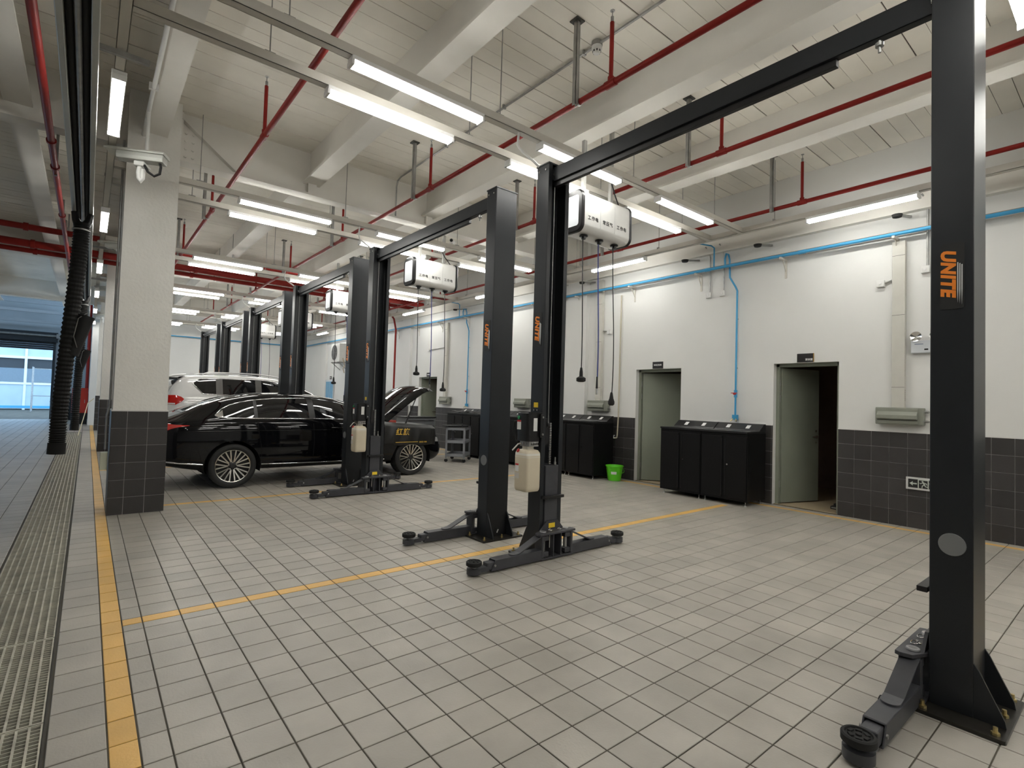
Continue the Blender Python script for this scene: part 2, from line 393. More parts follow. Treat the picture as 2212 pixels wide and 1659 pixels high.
def ibeam(name, a, b, z0, z1, fw_, along, parent=None, web=.05):
    m = MB(); ft = .03
    if along == 'y':
        x = a[0]; m.box(x-fw_/2, x+fw_/2, a[1], b[1], z0, z0+ft); m.box(x-web/2, x+web/2, a[1], b[1], z0+ft, z1)
    else:
        y = a[1]; m.box(a[0], b[0], y-fw_/2, y+fw_/2, z0, z0+ft); m.box(a[0], b[0], y-web/2, y+web/2, z0+ft, z1)
    return struct(name, m, M_beam, parent)
for x in BX: ibeam('trim_beam', (x, YB), (x, YE), BZ, SLAB+.005, .24, 'y')
for i in range(-2, 3):
    y = 7.835+7.752*i
    g = ibeam('trim_girder', (XL, y), (WX, y), 4.36, SLAB+.005, .22, 'x', web=.06)
    MB().bar((.70, y-.07, 4.97), (1.42, y-.07, 4.41), .10, .018).build('diagonal_stiffener', M_beam, g)
    for bx in (.84, .92):
        for bz in (4.45, 4.55, 4.65, 4.75): MB().cyl((bx, y-.03, bz), (bx, y-.05, bz), .016, 6).build('beam_bolt', M_beam, g, 40)
    MB().box(.775, .80, y-.11, y-.03, 4.39, 4.98).build('end_plate', M_beam, g)
    for xx in (BX[4], BX[5], BX[6]):
        MB().box(xx-.06, xx+.06, y-.1, y-.03, 4.39, BZ).build('stiffener', M_beam, g)
struct('trim_edge_beam', MB().box(WX-.10, WX+.02, YB, YE, 4.05, 4.30), M_beam)
# ---- the yard outside the far roller door
yd = MB().box(-30, 12, YF+.25, 75, -.08, -.02); struct('yard_ground', yd, mat('yard_concrete', (.55, .55, .53), .9, noise=1, nscale=.5, nstr=.15))
# ================================================================ TRAYS AND LIGHTS
TZ = 4.05
def tray_mesh(L, along):
    m = MB(); w, h, t = .07, .075, .004                            # channel, open at the top
    if along == 'x': m.box(0, L, -w/2, w/2, 0, t); m.box(0, L, -w/2, -w/2+t, 0, h); m.box(0, L, w/2-t, w/2, 0, h)
    else: m.box(-w/2, w/2, 0, L, 0, t); m.box(-w/2, -w/2+t, 0, L, 0, h); m.box(w/2-t, w/2, 0, L, 0, h)
    return m
def make_tube_light():
    r = empty('tube_light')
    h = MB(); h.prism([(-.052, .052), (.052, .052), (.046, .020), (-.046, .020)], -.62, .62, 'x'); h.build('housing', M_white, r, bevel=.004)
    for s in (-1, 1):
        MB().box(s*.612-.012, s*.612+.012, -.05, .05, -.020, .022).build('end_socket', M_white, r, bevel=.004)
    for s in (-1, 1):
        MB().cyl((-.60, s*.026, -.002), (.60, s*.026, -.002), .0165, 12).build('tube', M_tube, r, 40)
    return r
light0 = make_tube_light(); light_used = [False]
def put_light(x, y, z, rz, label, group):
    o = light0 if not light_used[0] else copy_tree(light0); light_used[0] = True
    o.location = (x, y, z); o.rotation_euler = (0, 0, rz); tag(o, label, 'light', group); return o
rodm = MB().cyl((0, 0, 0), (0, 0, SLAB-TZ-.06), .005, 6).mesh('hanger_rod', 40); rodm.materials.append(M_steel)
clipm = MB().box(-.04, .04, -.012, .012, -.005, .025).mesh('rod_clip'); clipm.materials.append(M_steel)
def add_rod(parent, x, y, z):
    o = bpy.data.objects.new('hanger_rod', rodm); COL.objects.link(o); o.parent = parent; o.location = (x, y, z)
    c = bpy.data.objects.new('rod_clip', clipm); COL.objects.link(c); c.parent = o
LX = [1.45, 3.40, 5.37]
for k in range(-3, 6):
    yc = 4.125+BAY*k
    for s, nm in ((-1, 'near'), (1, 'far')):
        y = yc+s*(.33 if k > 0 else .255)
        tr = empty('lighting_tray', (.13, y, TZ)); tray_mesh(7.30, 'x').build('channel', M_tray, tr)
        for x in (1.0, 2.9, 4.9, 6.7): add_rod(tr, x-.13, 0, .07)
        pairname = 'behind the first lift' if k == 0 else (('overhead at far right', 'behind the viewer', 'far behind the viewer')[-k-1] if k < 0 else 'behind the %s lift' % ORD[k])
        tag(tr, 'pale painted lighting tray, %s one of the pair %s' % (nm, pairname), 'cable tray', 'lighting trays across the bays')
        for i, x in enumerate(LX):
            pass
            put_light(x+.62, y, TZ-.052, 0, 'lit twin tube light, %s of the %s tray %s' % (('left end', 'middle', 'right end')[i], nm, pairname), 'tube lights across the bays')
wt = empty('lighting_tray', (7.47, -8.0, TZ)); tray_mesh(33.6, 'y').build('channel', M_tray, wt); tag(wt, 'long pale lighting tray running along the right-hand wall', 'cable tray', 'lighting trays across the bays')
for i in range(17): add_rod(wt, 0, 1.7+i*BAY/2, .07)
for k in range(-2, 6):
    put_light(7.47, 2.34+BAY*k, TZ-.052, math.pi/2, 'lit twin tube light along the right wall beside the %s' % (('second bay behind the camera', 'bay behind the camera')+tuple('%s lift' % o for o in ORD))[k+2], 'tube lights along the wall')
at = empty('lighting_tray', (.09, -8.0, 4.02)); tray_mesh(34.2, 'y').build('channel', M_tray, at); tag(at, 'pale lighting tray along the aisle edge above the columns', 'cable tray', 'lighting trays across the bays')
for i in range(13): add_rod(at, 0, .6+i*2.6, .08)
for i in range(-3, 6):
    put_light(.09, 5.86+(.22 if i > 0 else 0)+i*BAY, 3.965, math.pi/2, 'lit tube light over the aisle drain, %s one %s' % ((ORD[i], 'along the row of columns') if i >= 0 else (ORD[-i-1], 'behind the viewer')), 'tube lights along the aisle')
# ================================================================ SPRINKLER PIPES
PZ = 4.25
def sprinkler(name, x, y0, y1, r, ys, label):
    root = empty(name, (x, 0, PZ)); MB().cyl((0, y0, 0), (0, y1, 0), r, 14).build('pipe', M_red, root, 40)
    for y in ys:
        q = MB().cyl((0, y, 0), (0, y, SLAB-PZ-.20), .019, 10); q.cyl((0, y-.055, 0), (0, y+.055, 0), r+.008, 14); q.cyl((0, y, 0), (0, y, .06), .028, 12)
        rs = q.build('riser', M_red, root, 40)
        h = MB().cyl((0, y, SLAB-PZ-.20), (0, y, SLAB-PZ-.15), .014, 8); h.cyl((0, y, SLAB-PZ-.15), (0, y, SLAB-PZ-.10), .005, 6); h.cyl((0, y, SLAB-PZ-.10), (0, y, SLAB-PZ-.095), .02, 12)
        h.build('sprinkler_head', M_steel, rs, 40)
    return tag(root, label, 'pipe', 'red sprinkler branch pipes')
RX = [1.37, 3.43, 5.28, 7.36]
rlab = ['red sprinkler pipe above the column side of the bays', 'red sprinkler pipe running above the lift posts', 'red sprinkler pipe between the lifts and the right wall', 'red sprinkler pipe closest to the right wall']
for x, l in zip(RX, rlab): sprinkler('sprinkler_pipe', x, -2.6, 24.5, .027, [2.98-3.1+3.1*i for i in range(8)], l)
def hanger(x, y, label):
    r = empty('pipe_hanger', (x, y, PZ))
    m = MB(); m.box(-.021, .021, -.021, -.017, -.05, SLAB-PZ); m.box(-.021, -.017, -.021, .021, -.05, SLAB-PZ); m.box(.017, .021, -.021, .021, -.05, SLAB-PZ)
    m.xf(Matrix.Translation((-.05, 0, 0))).build('strut', M_steel, r)
    MB().box(-.10, .0, -.05, .05, SLAB-PZ-.012, SLAB-PZ).build('ceiling_plate', mat('dark_steel', (.06, .06, .055), .6, .5), r)
    MB().lathe([(.029, -.012), (.034, -.012), (.034, .012), (.029, .012), (.029, -.012)], 16, axis='y').build('clamp', M_steel, r, 40)
    return tag(r, label, 'pipe hanger', 'strut hangers of the sprinkler pipes')
for i, x in enumerate(RX):
    for j in range(6):
        if i == 0 and j == 1: continue
        hanger(x, 3.36+3.1*j, 'galvanised strut hanger on the %s sprinkler pipe, %s along from the front' % (('column-side', 'lift-side', 'middle', 'wall-side')[i], ORD[j]))
def main_pipe(y, z, r, label):
    o = empty('fire_main', (0, y, z)); MB().cyl((XL, 0, 0), (WX-.1, 0, 0), r, 18).build('pipe', M_red, o, 40)
    for x in (-4.2, -1.0, 1.9, 5.4):
        MB().lathe([(r, -.035), (r+.018, -.035), (r+.018, .035), (r, .035)], 18, (x, 0, 0), 'x').build('coupling', M_red, o, 40)
        MB().bar((x+.5, 0, -r-.01), (x+.5, 0, SLAB-z), .03, .03).build('hanger', M_steel, o)
    return tag(o, label, 'pipe', 'red fire mains across the hall')
main_pipe(13.0, 4.37, .055, 'red fire main crossing the hall, nearest of the three')
main_pipe(14.55, 4.38, .075, 'thick red fire main crossing the hall, middle of the three')
main_pipe(15.2, 4.36, .05, 'red fire main crossing the hall, slimmest and farthest of the three')
ap = empty('sprinkler_pipe', (-.44, 0, 4.25)); MB().cyl((0, -2.5, 0), (0, 20, 0), .035, 14).build('pipe', M_red, ap, 40)
for y in (4.4, 7.9, 8.8, 11.2): MB().lathe([(.035, -.03), (.047, -.03), (.047, .03), (.035, .03)], 14, (0, y, 0), 'y').build('coupling', M_red, ap, 40)
for y in (2.5, 9.0, 14.0): MB().bar((.0, y, -.05), (.0, y, SLAB-4.25), .02, .03).build('hanger', M_steel, ap)
tag(ap, 'red sprinkler pipe above the aisle beside the exhaust rail', 'pipe', 'red sprinkler branch pipes')
# hydrant main near the wall
hm = empty('hydrant_main', (7.80, 16.0, .12))
MB().tube([(0, 7.5, 4.12), (0, .35, 4.12), (.0, .12, 4.08), (.05, .02, 3.95), (.12, 0, 3.6), (.12, 0, 1.0)], .032, 12).build('pipe', M_red, hm, 40)
MB().cyl((-.20, 2.2, 4.22), (.3, 2.2, 4.22), .13, 18).cyl((-.05, .6, 4.2), (-.05, 3.6, 4.2), .12, 18).build('manifold', M_red, hm, 40)
MB().bar((-.05, 1.2, 4.2), (-.05, 1.2, SLAB), .04, .04).bar((-.05, 3.2, 4.2), (-.05, 3.2, SLAB), .04, .04).build('hanger', M_steel, hm)
tag(hm, 'thick red hydrant main dropping down the right wall past the black sedan', 'pipe')
# ceiling conduit with smoke detectors
cd = empty('ceiling_conduit', (3.73, 0, SLAB)); MB().tube([(0, -1.5, -.03), (0, 6.6, -.03), (0, 7.55, -.03), (0, 7.66, -.06), (0, 7.70, -.14), (0, 7.70, -.62)], .013, 8).build('conduit', M_steel, cd, 40)
for y in (-.4, .9, 2.2, 3.6, 4.9, 6.2): MB().box(-.022, .022, y-.01, y+.01, -.046, 0).build('saddle', M_steel, cd)
tag(cd, 'thin grey conduit across the ceiling planks carrying a smoke detector', 'conduit')
def smoke(x, y, label):
    r = empty('smoke_detector', (x, y, SLAB))
    MB().lathe([(0, 0), (.052, 0), (.055, -.04), (.05, -.045)], 20).build('base', mat('detector_base', (.28, .27, .25), .6), r, 40)
    MB().lathe([(.05, -.042), (.052, -.075), (.04, -.085), (.036, -.11), (.024, -.122), (0, -.124)], 20).build('head', M_wplas, r, 40)
    v = MB()
    for i in range(8):
        a = i*math.pi/4; v.obox((.039*math.cos(a), .039*math.sin(a), -.098), (.004, .012, .018), Matrix.Rotation(a, 3, 'Z'))
    v.build('vent_slot', M_ink, r)
    return tag(r, label, 'smoke detector', 'ceiling smoke detectors')
smoke(3.73, 3.43, 'white smoke detector on the ceiling conduit above the first lift')
# ================================================================ WORKSHOP ENERGY BOXES (cable reels)
M_box = mat('reel_box_white', (.80, .80, .78), .22, coat=.4)
def reel_box():
    r = empty('reel_box')                                          # origin: middle of the box, front face towards -y
    L, D, Hh = .435, .175, .235
    sec = rrect(-D, D, -Hh, Hh, .085, 7)
    MB().prism([(a, b) for a, b in sec], -L+.035, L-.035, 'x').build('body', M_box, r, 30)
    for s in (-1, 1):
        big = rrect(-D-.008, D+.008, -Hh-.008, Hh+.008, .09, 7); n = len(big)
        inn = rrect(-D+.045, D-.045, -Hh+.06, Hh-.06, .03, 7)
        m = MB(); x0, x1 = s*(L-.035), s*(L+.01)
        V = [(x0, a, b) for a, b in big]+[(x1-s*.012, a, b) for a, b in big]+[(x1, a*.95, b*.95) for a, b in big]+[(x1, a, b) for a, b in inn]+[(x1-s*.015, a, b) for a, b in inn]
        F_ = [(q*n+i, q*n+(i+1) % n, (q+1)*n+(i+1) % n, (q+1)*n+i) for q in range(4) for i in range(n)]; F_.append(tuple(range(n))[::-1])
        m.add(V, F_); m.build('end_frame', M_black, r, 35)
        MB().prism(rrect(-D+.045, D-.045, -Hh+.06, Hh-.06, .03, 7), s*(L-.006), s*(L+.012), 'x').build('end_panel', mat('panel_white', (.72, .75, .78), .3), r)
    for x in (-.125, .125): MB().box(x-.002, x+.002, -D-.0012, -D+.002, -.16, .16).build('seam', mat('seam_grey', (.55, .55, .54), .5), r)
    for x, t in ((-.25, '工作电'), (0, '常压气'), (.25, '工作电')):
        place_text('lettering', text_mesh(t, .052, bold=.0008, spacing=1.35), M_ink, r, (x, -D-.001, -.075), (1, 0, 0), (0, 0, 1))
    for i, x in enumerate((-.27, 0, .27)):
        MB().lathe([(0, -.005), (.048, -.005), (.05, -.018), (.03, -.022), (.026, -.05), (.0, -.05)], 16, (x, -.05, -Hh)).build('cable_gland', M_black, r, 40)
        for q in (-.07, .07): MB().cyl((x+q, -.10, -Hh+.02), (x+q, -.125, -Hh+.05), .006, 6).build('screw', M_chrome, r, 40)
    for x in (-.24, .24):
        m = MB(); m.bar((x, 0, Hh-.01), (x, 0, SLAB-3.63), .042, .042); m.build('hanger_strut', mat('strut_grey', (.42, .42, .40), .5, .3), r)
    MB().box(-.40, .40, -.012, .012, Hh-.004, Hh+.022).build('top_rail', M_white, r)
    MB().tube([(.30, 0, Hh), (.36, -.04, Hh+.02), (.20, -.10, Hh+.12), (.05, -.14, Hh+.30)], .008, 8).build('supply_cable', M_black, r, 40)
    return r
def cable(r, x, zt, zb, col, plug, wig):
    pts = [(x+wig*math.sin((zt-z)*1.7)*.25, -.05+wig*math.sin((zt-z)*2.3+1)*.2, z) for z in [zt+(zb-zt)*i/14 for i in range(15)]]
    c = MB().tube(pts, .0075 if col is M_bhose else .0062, 8).build('cable', col, r, 60); e = pts[-1]
    if plug == 0:
        MB().lathe([(0, .10), (.012, .10), (.020, .05), (.022, .0), (.03, -.005), (.055, -.02), (.055, -.055), (.03, -.065), (0, -.065)], 12, e).build('socket_block', M_rubber, c, 40)
    elif plug == 1:
        MB().lathe([(0, .14), (.010, .14), (.013, .0), (0, 0)], 10, e).build('air_nozzle', M_black, c, 40)
        MB().cyl(e, (e[0], e[1], e[2]-.07), .009, 8).build('air_tip', M_chrome, c, 40)
    else:
        MB().lathe([(0, .12), (.014, .11), (.026, .04), (.040, 0), (.038, -.03), (.02, -.045), (0, -.045)], 12, e).build('lamp_plug', M_rubber, c, 40)
reel0 = reel_box(); reels = []
bl = ['first', 'second', 'third', 'fourth', 'fifth']
for k in range(5):
    o = reel0 if k == 0 else None
    if k: 
        o = reel0.copy(); COL.objects.link(o)
        for ch_ in list(reel0.children):
            if not ch_.name.startswith('cable.') and ch_.name != 'cable': copy_tree(ch_, o)
    reels.append(o)
for k, o in enumerate(reels):
    o.location = (4.64, 4.20+BAY*k, 3.63)
    tag(o, 'white hanging reel box with black end frames, %s row, behind the %s lift' % (('front', 'second', 'third', 'fourth', 'rearmost')[k], ORD[k]), 'reel box', 'reel boxes over the bays')
    zz = ((-1.87, -2.0, -2.15), (-1.72, -1.93, -1.98), (-1.85, -2.3, -2.0), (-2.0, -2.0, -2.0), (-2.0, -2.0, -2.0))[k]
    for i in range(3): cable(o, (-.27, 0, .27)[i], -.28, zz[i], (M_black, M_bhose, M_black)[i], (0, 1, 2 if k == 0 else 0)[i], .06+.02*i)
# ================================================================ TWO-POST LIFTS
LIFT_X, MID0, PH = 3.465, 2.175, 3.74
unite = text_mesh('UNITE', .076, shear=.25, bold=.0042, spacing=1.10)
def post(root, s, power):                                          # s=-1 near post (back towards -y), s=+1 far post
    yb, yf = s*1.625, s*1.455; w = .14; t = .012
    m = MB()
    poly = [(-w, yf), (-w, yb), (w, yb), (w, yf), (w-.05, yf), (w-.05, yf+s*t), (w-t, yf+s*t), (w-t, yb-s*t), (-w+t, yb-s*t), (-w+t, yf+s*t), (-w+.05, yf+s*t), (-w+.05, yf)]
    m.prism(poly, .015, PH, 'z'); p = m.build('post', M_lift, root, bevel=.006, seg=2)
    MB().box(-w-.006, w+.006, min(yb, yf)-.006, max(yb, yf)+.006, PH-.004, PH+.010).build('post_cap', M_lift, p, bevel=.002)
    for (x, y) in ((-w-.002, s*1.585), (-w-.002, s*1.495)): MB().cyl((x, y, PH-.055), (x-.006, y, PH-.055), .009, 10).build('rivet', M_chrome, p, 40)
    # logo plate, lettering, streaks on the side that faces the aisle
    y0, y1 = sorted((s*1.59, s*1.495)); zc = 2.145
    MB().prism(rrect(y0, y1, zc-.166, zc+.166, .012, 3), -w-.0025, -w+.002, 'x').build('logo_plate', M_ink, p)
    place_text('logo_lettering', unite, M_orange, p, (-w-.0032, (y0+y1)/2+.018, zc+.018), (0, 0, -1), (0, -1, 0))
    st = MB()
    for i in range(3):
        yy = (y0+y1)/2-.020-.008*i
        st.prism([(yy, zc+.065-.006*i), (yy-.004, zc+.065-.006*i), (yy-.004, zc-.07), (yy-.002, zc-.135-.006*i), (yy, zc-.07)], -w-.0042, -w-.0025, 'x')
    st.build('logo_streak', M_label, p)
    if s < 0: MB().lathe([(0, -.001), (.053, -.001), (.055, .002), (.055, .004)], 28, (-w-.002, s*1.545, .815), 'x').build('round_badge', M_silver, p, 40)
    # base plate, bolts, gussets
    ya, yz = sorted((s*1.755, s*1.415))
    b = MB().prism(rrect(-.262, .262, ya, yz, .012, 2), 0.001, .018, 'z').build('base_plate', mat('oily_base_plate', (.028, .026, .022), .28, .3, noise=1, nscale=14, nstr=.5), root)
    for x in (-.225, 0, .225):
        for y in (s*1.715, s*1.45):
            if x == 0 and y == s*1.45: continue
            q = MB().cyl((x, y, .018), (x, y, .030), .017, 6); q.cyl((x, y, .03), (x, y, .052), .009, 8); q.build('anchor_bolt', M_zinc, b, 40)
    for x in (-w+.005, w-.017): MB().prism([(yb, .018), (s*1.74, .018), (s*1.735, .05), (s*1.645, .24), (yb, .27)], x, x+.012, 'x').build('back_gusset', M_lift, p)
    hole = MB(); hole.prism([(-.035, .02), (.035, .02), (.035, .07), (.02, .10), (-.02, .10), (-.035, .07)], yb+s*.0005, yb+s*.003, 'y'); hole.build('cable_hole', M_ink, p)
    MB().cyl((.0, yb+s*.006, .05), (.012, yb+s*.012, .085), .006, 8).build('cable_end', M_label, p, 40)
    # carriage inside the post
    c = MB().box(-.082, .082, *sorted((s*1.445, s*1.60)), .03, .855).build('carriage', M_arm, root, bevel=.006)
    MB().box(-.125, .125, *sorted((s*1.40, s*1.445)), .548, .575).build('stop_bar', M_black, c, bevel=.002)
    MB().cyl((.03, s*1.44, .86), (.03, s*1.44, .93), .007, 8).cyl((.03, s*1.44, .86), (.03, s*1.44, .885), .013, 6).build('cable_stud', M_steel, c, 40)
    chn = MB()
    for i in range(24): chn.cbox((-.012, s*1.475, .87+i*.0165), (.022, .016, .0105))
    chn.build('lift_chain', M_steel, c)
    MB().cyl((-.055, s*1.515, 1.24), (-.030, s*1.515, 1.24), .05, 18).build('chain_pulley', M_black, c, 40)
    MB().box(-.075, -.02, *sorted((s*1.475, s*1.50)), 1.05, 1.30).build('pulley_bracket', M_black, c)
    MB().cyl((-.045, s*1.47, 1.25), (-.045, s*1.47, PH-.12), .004, 6).build('lift_cable', M_steel, p, 40)
    MB().cyl((-.03, s*1.52, PH-.10), (.04, s*1.52, PH-.10), .05, 18).build('top_pulley', M_black, p, 40)
    MB().box(-.10, .11, *sorted((s*1.45, s*1.462)), PH-.155, PH-.055).build('top_bracket', M_lift, p)
    for x in (-.085, .09): MB().cyl((x, s*1.452, PH-.105), (x, s*1.442, PH-.105), .011, 10).build('bracket_bolt', M_chrome, p, 40)
    # bracket that carries the arms
    q = MB(); q.prism([(-.12, s*1.455), (.12, s*1.455), (.225, s*1.41), (.235, s*1.36), (.225, s*1.335), (-.225, s*1.335), (-.235, s*1.36), (-.225, s*1.41)], .232, .252, 'z')
    q.prism([(-.20, s*1.45), (.20, s*1.45), (.20, s*1.34), (-.20, s*1.34)], .012, .028, 'z')
    q.box(-.055, -.043, *sorted((s*1.45, s*1.345)), .028, .232); q.box(.043, .055, *sorted((s*1.45, s*1.345)), .028, .232)
    q.build('arm_bracket', M_arm, c, bevel=.003)
    MB().prism([(-.15, .252), (.15, .252), (.075, .335), (-.075, .335)], s*1.425, s*1.44, 'y').build('bracket_upstand', M_arm, c)
    MB().box(-.045, .035, *sorted((s*1.4235, s*1.426)), .272, .315).build('warning_label', M_yel, c)
    for x in (-.06, .06):
        m = MB().tube([(x+.022*math.cos(a), s*1.385+.022*math.sin(a), .260+.004*math.sin(2*a)) for a in [2*math.pi*i/18 for i in range(19)]], .003, 6); m.cyl((x, s*1.39, .10), (x, s*1.39, .275), .006, 8)
        m.build('lock_ring', M_chrome, c, 60)
    for d in (-1, 1): arm(root, s, d)
    if power: power_unit(root)
    return p
def arm(root, s, d):
    y = s*1.392
    a = MB(); zb, zt, hw = .015, .105, .046
    # outer tube with slanted mouth
    a.add([(d*.19, y-hw, zb), (d*.19, y+hw, zb), (d*.19, y+hw, zt), (d*.19, y-hw, zt), (d*.765, y-hw, zb), (d*.765, y+hw, zb), (d*.72, y+hw, zt), (d*.72, y-hw, zt),
           (d*.765, y-hw+.008, zb+.008), (d*.765, y+hw-.008, zb+.008), (d*.724, y+hw-.008, zt-.008), (d*.724, y-hw+.008, zt-.008), (d*.68, y-hw+.008, zb+.008), (d*.68, y+hw-.008, zb+.008), (d*.68, y+hw-.008, zt-.008), (d*.68, y-hw+.008, zt-.008)],
          [(0, 1, 2, 3), (0, 1, 5, 4), (1, 2, 6, 5), (2, 3, 7, 6), (3, 0, 4, 7), (4, 5, 9, 8), (5, 6, 10, 9), (6, 7, 11, 10), (7, 4, 8, 11), (8, 9, 13, 12), (9, 10, 14, 13), (10, 11, 15, 14), (11, 8, 12, 15), (12, 13, 14, 15)])
    o = a.build('lift_arm', M_arm, root, bevel=.004)
    kn = MB(); kn.box(*sorted((d*.172, d*.20)), y-hw-.003, y+hw+.003, .03, .228)
    for zk in (.035, .18): kn.box(*sorted((d*.105, d*.175)), y-hw+.004, y+hw-.004, zk, zk+.045)
    kn.build('knuckle', M_arm, o, bevel=.006)
    MB().cyl((d*.145, y, .014), (d*.145, y, .262), .019, 14).build('pivot_pin', M_steel, o, 40)
    MB().lathe([(0, .262), (.028, .262), (.030, .258), (.030, .253)], 18, (d*.145, y, 0)).build('pin_head', mat('pin_head', (.42, .42, .43), .4, .4), o, 40)
    g = MB(); t = .010; wv_ = .040
    pr = [(d*.185, .232), (d*.205, .228), (d*.45, .120), (d*.50, .113)]
    for i in range(3):
        (xa, za), (xb, zb2) = pr[i], pr[i+1]
        g.add([(xa, y-wv_, za), (xa, y+wv_, za), (xb, y+wv_, zb2), (xb, y-wv_, zb2), (xa, y-wv_, za-t), (xa, y+wv_, za-t), (xb, y+wv_, zb2-t), (xb, y-wv_, zb2-t)], [(0, 1, 2, 3), (4, 5, 6, 7), (0, 1, 5, 4), (1, 2, 6, 5), (2, 3, 7, 6), (3, 0, 4, 7)])
    g.build('arm_strap', M_arm, o)
    MB().lathe([(0, .114), (.040, .114), (.040, .104)], 20, (d*.50, y, 0)).build('strap_foot', M_arm, o, 40)
    i_ = MB(); i_.box(*sorted((d*.66, d*.80)), y-.036, y+.036, .026, .090); i_.build('arm_extension', M_arm, o, bevel=.008)
    i2 = MB(); i2.prism([(d*.79, y-.036), (d*.79, y+.036), (d*.87, y+.03), (d*.87, y-.03)], .020, .058, 'z'); i2.cyl((d*.915, y, .016), (d*.915, y, .060), .060, 22); i2.build('arm_tip', M_arm, o, 40)
    MB().cyl((d*.915, y, .058), (d*.915, y, .09), .022, 14).build('pad_screw', M_steel, o, 40)
    p = MB().lathe([(0, .082), (.058, .080), (.066, .086), (.066, .112), (.060, .118), (.052, .118), (.050, .110), (0, .110)], 28, (d*.915, y, 0))
    for k in range(6):
        an = k*math.pi/3+.3; p.obox((d*.915+.033*math.cos(an), y+.033*math.sin(an), .113), (.024, .014, .008), Matrix.Rotation(an+math.pi/2, 3, 'Z'))
    p.lathe([(0, .118), (.012, .118), (.012, .110)], 12, (d*.915, y, 0))
    p.build('rubber_pad', M_rubber, o, 35)
    MB().tube([(d*.44+.024*math.cos(q), y+hw+.012, .075+.016*math.sin(q)) for q in [2*math.pi*i/16 for i in range(17)]], .003, 6).build('pull_ring', M_black, o, 60)
    MB().cyl((d*.73, y+hw+.001, .06), (d*.73, y+hw+.008, .06), .010, 10).cyl((d*.73, y-hw-.001, .06), (d*.73, y-hw-.008, .06), .010, 10).build('stop_bolt', M_steel, o, 40)
M_tank = mat('oil_tank_plastic', (.62, .55, .42), .38)
def power_unit(root):
    u = empty('power_unit'); u.parent = root; u.location = (-.225, 1.545, 0); u.scale = (.84, .84, 1)
    m = MB(); m.prism(rrect(-.095, .095, -.105, .105, .04, 5), 1.085, 1.345, 'z'); m.build('motor', M_black, u, 35)
    MB().box(-.07, .11, -.115, -.075, 1.345, 1.356).build('motor_cap', M_black, u)
    MB().box(.06, .108, -.135, -.02, 1.12, 1.34).build('mount_plate', M_black, u, bevel=.003)
    for z in (1.15, 1.31): MB().cyl((.085, -.135, z), (.085, -.15, z), .010, 8).build('mount_bolt', M_steel, u, 40)
    MB().box(-.098, -.093, .02, .085, 1.19, 1.275).build('spec_label', M_label, u)
    MB().box(-.099, -.094, .02, .085, 1.262, 1.278).build('spec_label_band', M_redl, u)
    MB().box(-.02, .035, -.1075, -.104, 1.18, 1.30).build('white_label', M_label, u)
    MB().cyl((-.094, .055, 1.302), (-.108, .055, 1.302), .016, 12).build('start_button', mat('green_button', (.03, .30, .10), .4), u, 40)
    v = MB(); v.box(-.06, .08, -.085, .075, 1.035, 1.085); v.build('valve_block', M_steel, u, bevel=.003)
    f = MB()
    for i in range(4): f.cyl((-.03+.03*i, -.085, 1.06), (-.03+.03*i, -.098, 1.06), .011, 8)
    for i in range(2): f.cyl((-.06, -.04+.05*i, 1.06), (-.072, -.04+.05*i, 1.06), .011, 8)
    f.build('valve_plug', M_chrome, u, 40)
    h = MB().tube([(-.06, .06, 1.06), (-.085, .075, 1.05), (-.12, .13, .99)], .007, 8); h.build('release_lever', M_label, u, 50)
    t = MB(); zs = [(.62, .88), (.635, .97), (.66, 1.0), (.94, 1.0), (.975, .97), (1.0, .80), (1.008, .45), (1.04, .45)]
    n = None; V = []; Fc = []
    for z, sc in zs:
        ring = rrect(-.105*sc, .10*sc, -.115*sc, .115*sc, .03*sc, 5); n = len(ring); V += [(a, b, z) for a, b in ring]
    for i in range(len(zs)-1): Fc += [(i*n+j, i*n+(j+1) % n, (i+1)*n+(j+1) % n, (i+1)*n+j) for j in range(n)]
    Fc.append(tuple(range(n))[::-1]); Fc.append(tuple((len(zs)-1)*n+j for j in range(n)))
    MB().add(V, Fc).build('oil_tank', M_tank, u, 40)
    t2 = MB(); V = []; Fc = []; zs = [(.934, 1.004), (.972, .974), (.998, .80), (1.006, .45), (1.038, .455)]
    for z, sc in zs: V += [(a, b, z) for a, b in rrect(-.105*sc, .10*sc, -.115*sc, .115*sc, .03*sc, 5)]
    for i in range(len(zs)-1): Fc += [(i*n+j, i*n+(j+1) % n, (i+1)*n+(j+1) % n, (i+1)*n+j) for j in range(n)]
    MB().add(V, Fc).build('empty_tank_top', mat('milky_plastic', (.68, .66, .60), .35), u, 40)
    MB().cyl((-.075, .055, .975), (-.100, .062, 1.0), .019, 14).build('filler_cap', M_redl, u, 40)
    MB().box(-.1075, -.104, .03, .085, .80, .87).build('tank_label', M_label, u); MB().box(-.108, -.1045, .03, .085, .856, .872).build('tank_label_band', M_redl, u)
    MB().box(-.1075, -.104, .02, .095, .735, .785).build('tank_notice', mat('notice_grey', (.62, .60, .55), .6), u)
    MB().tube([(-.06, .09, 1.27), (-.08, .15, 1.26), (-.085, .165, 1.18), (-.075, .13, 1.08), (-.05, .08, 1.06)], .010, 8).build('hydraulic_hose', M_rubber, u, 60)
    return u
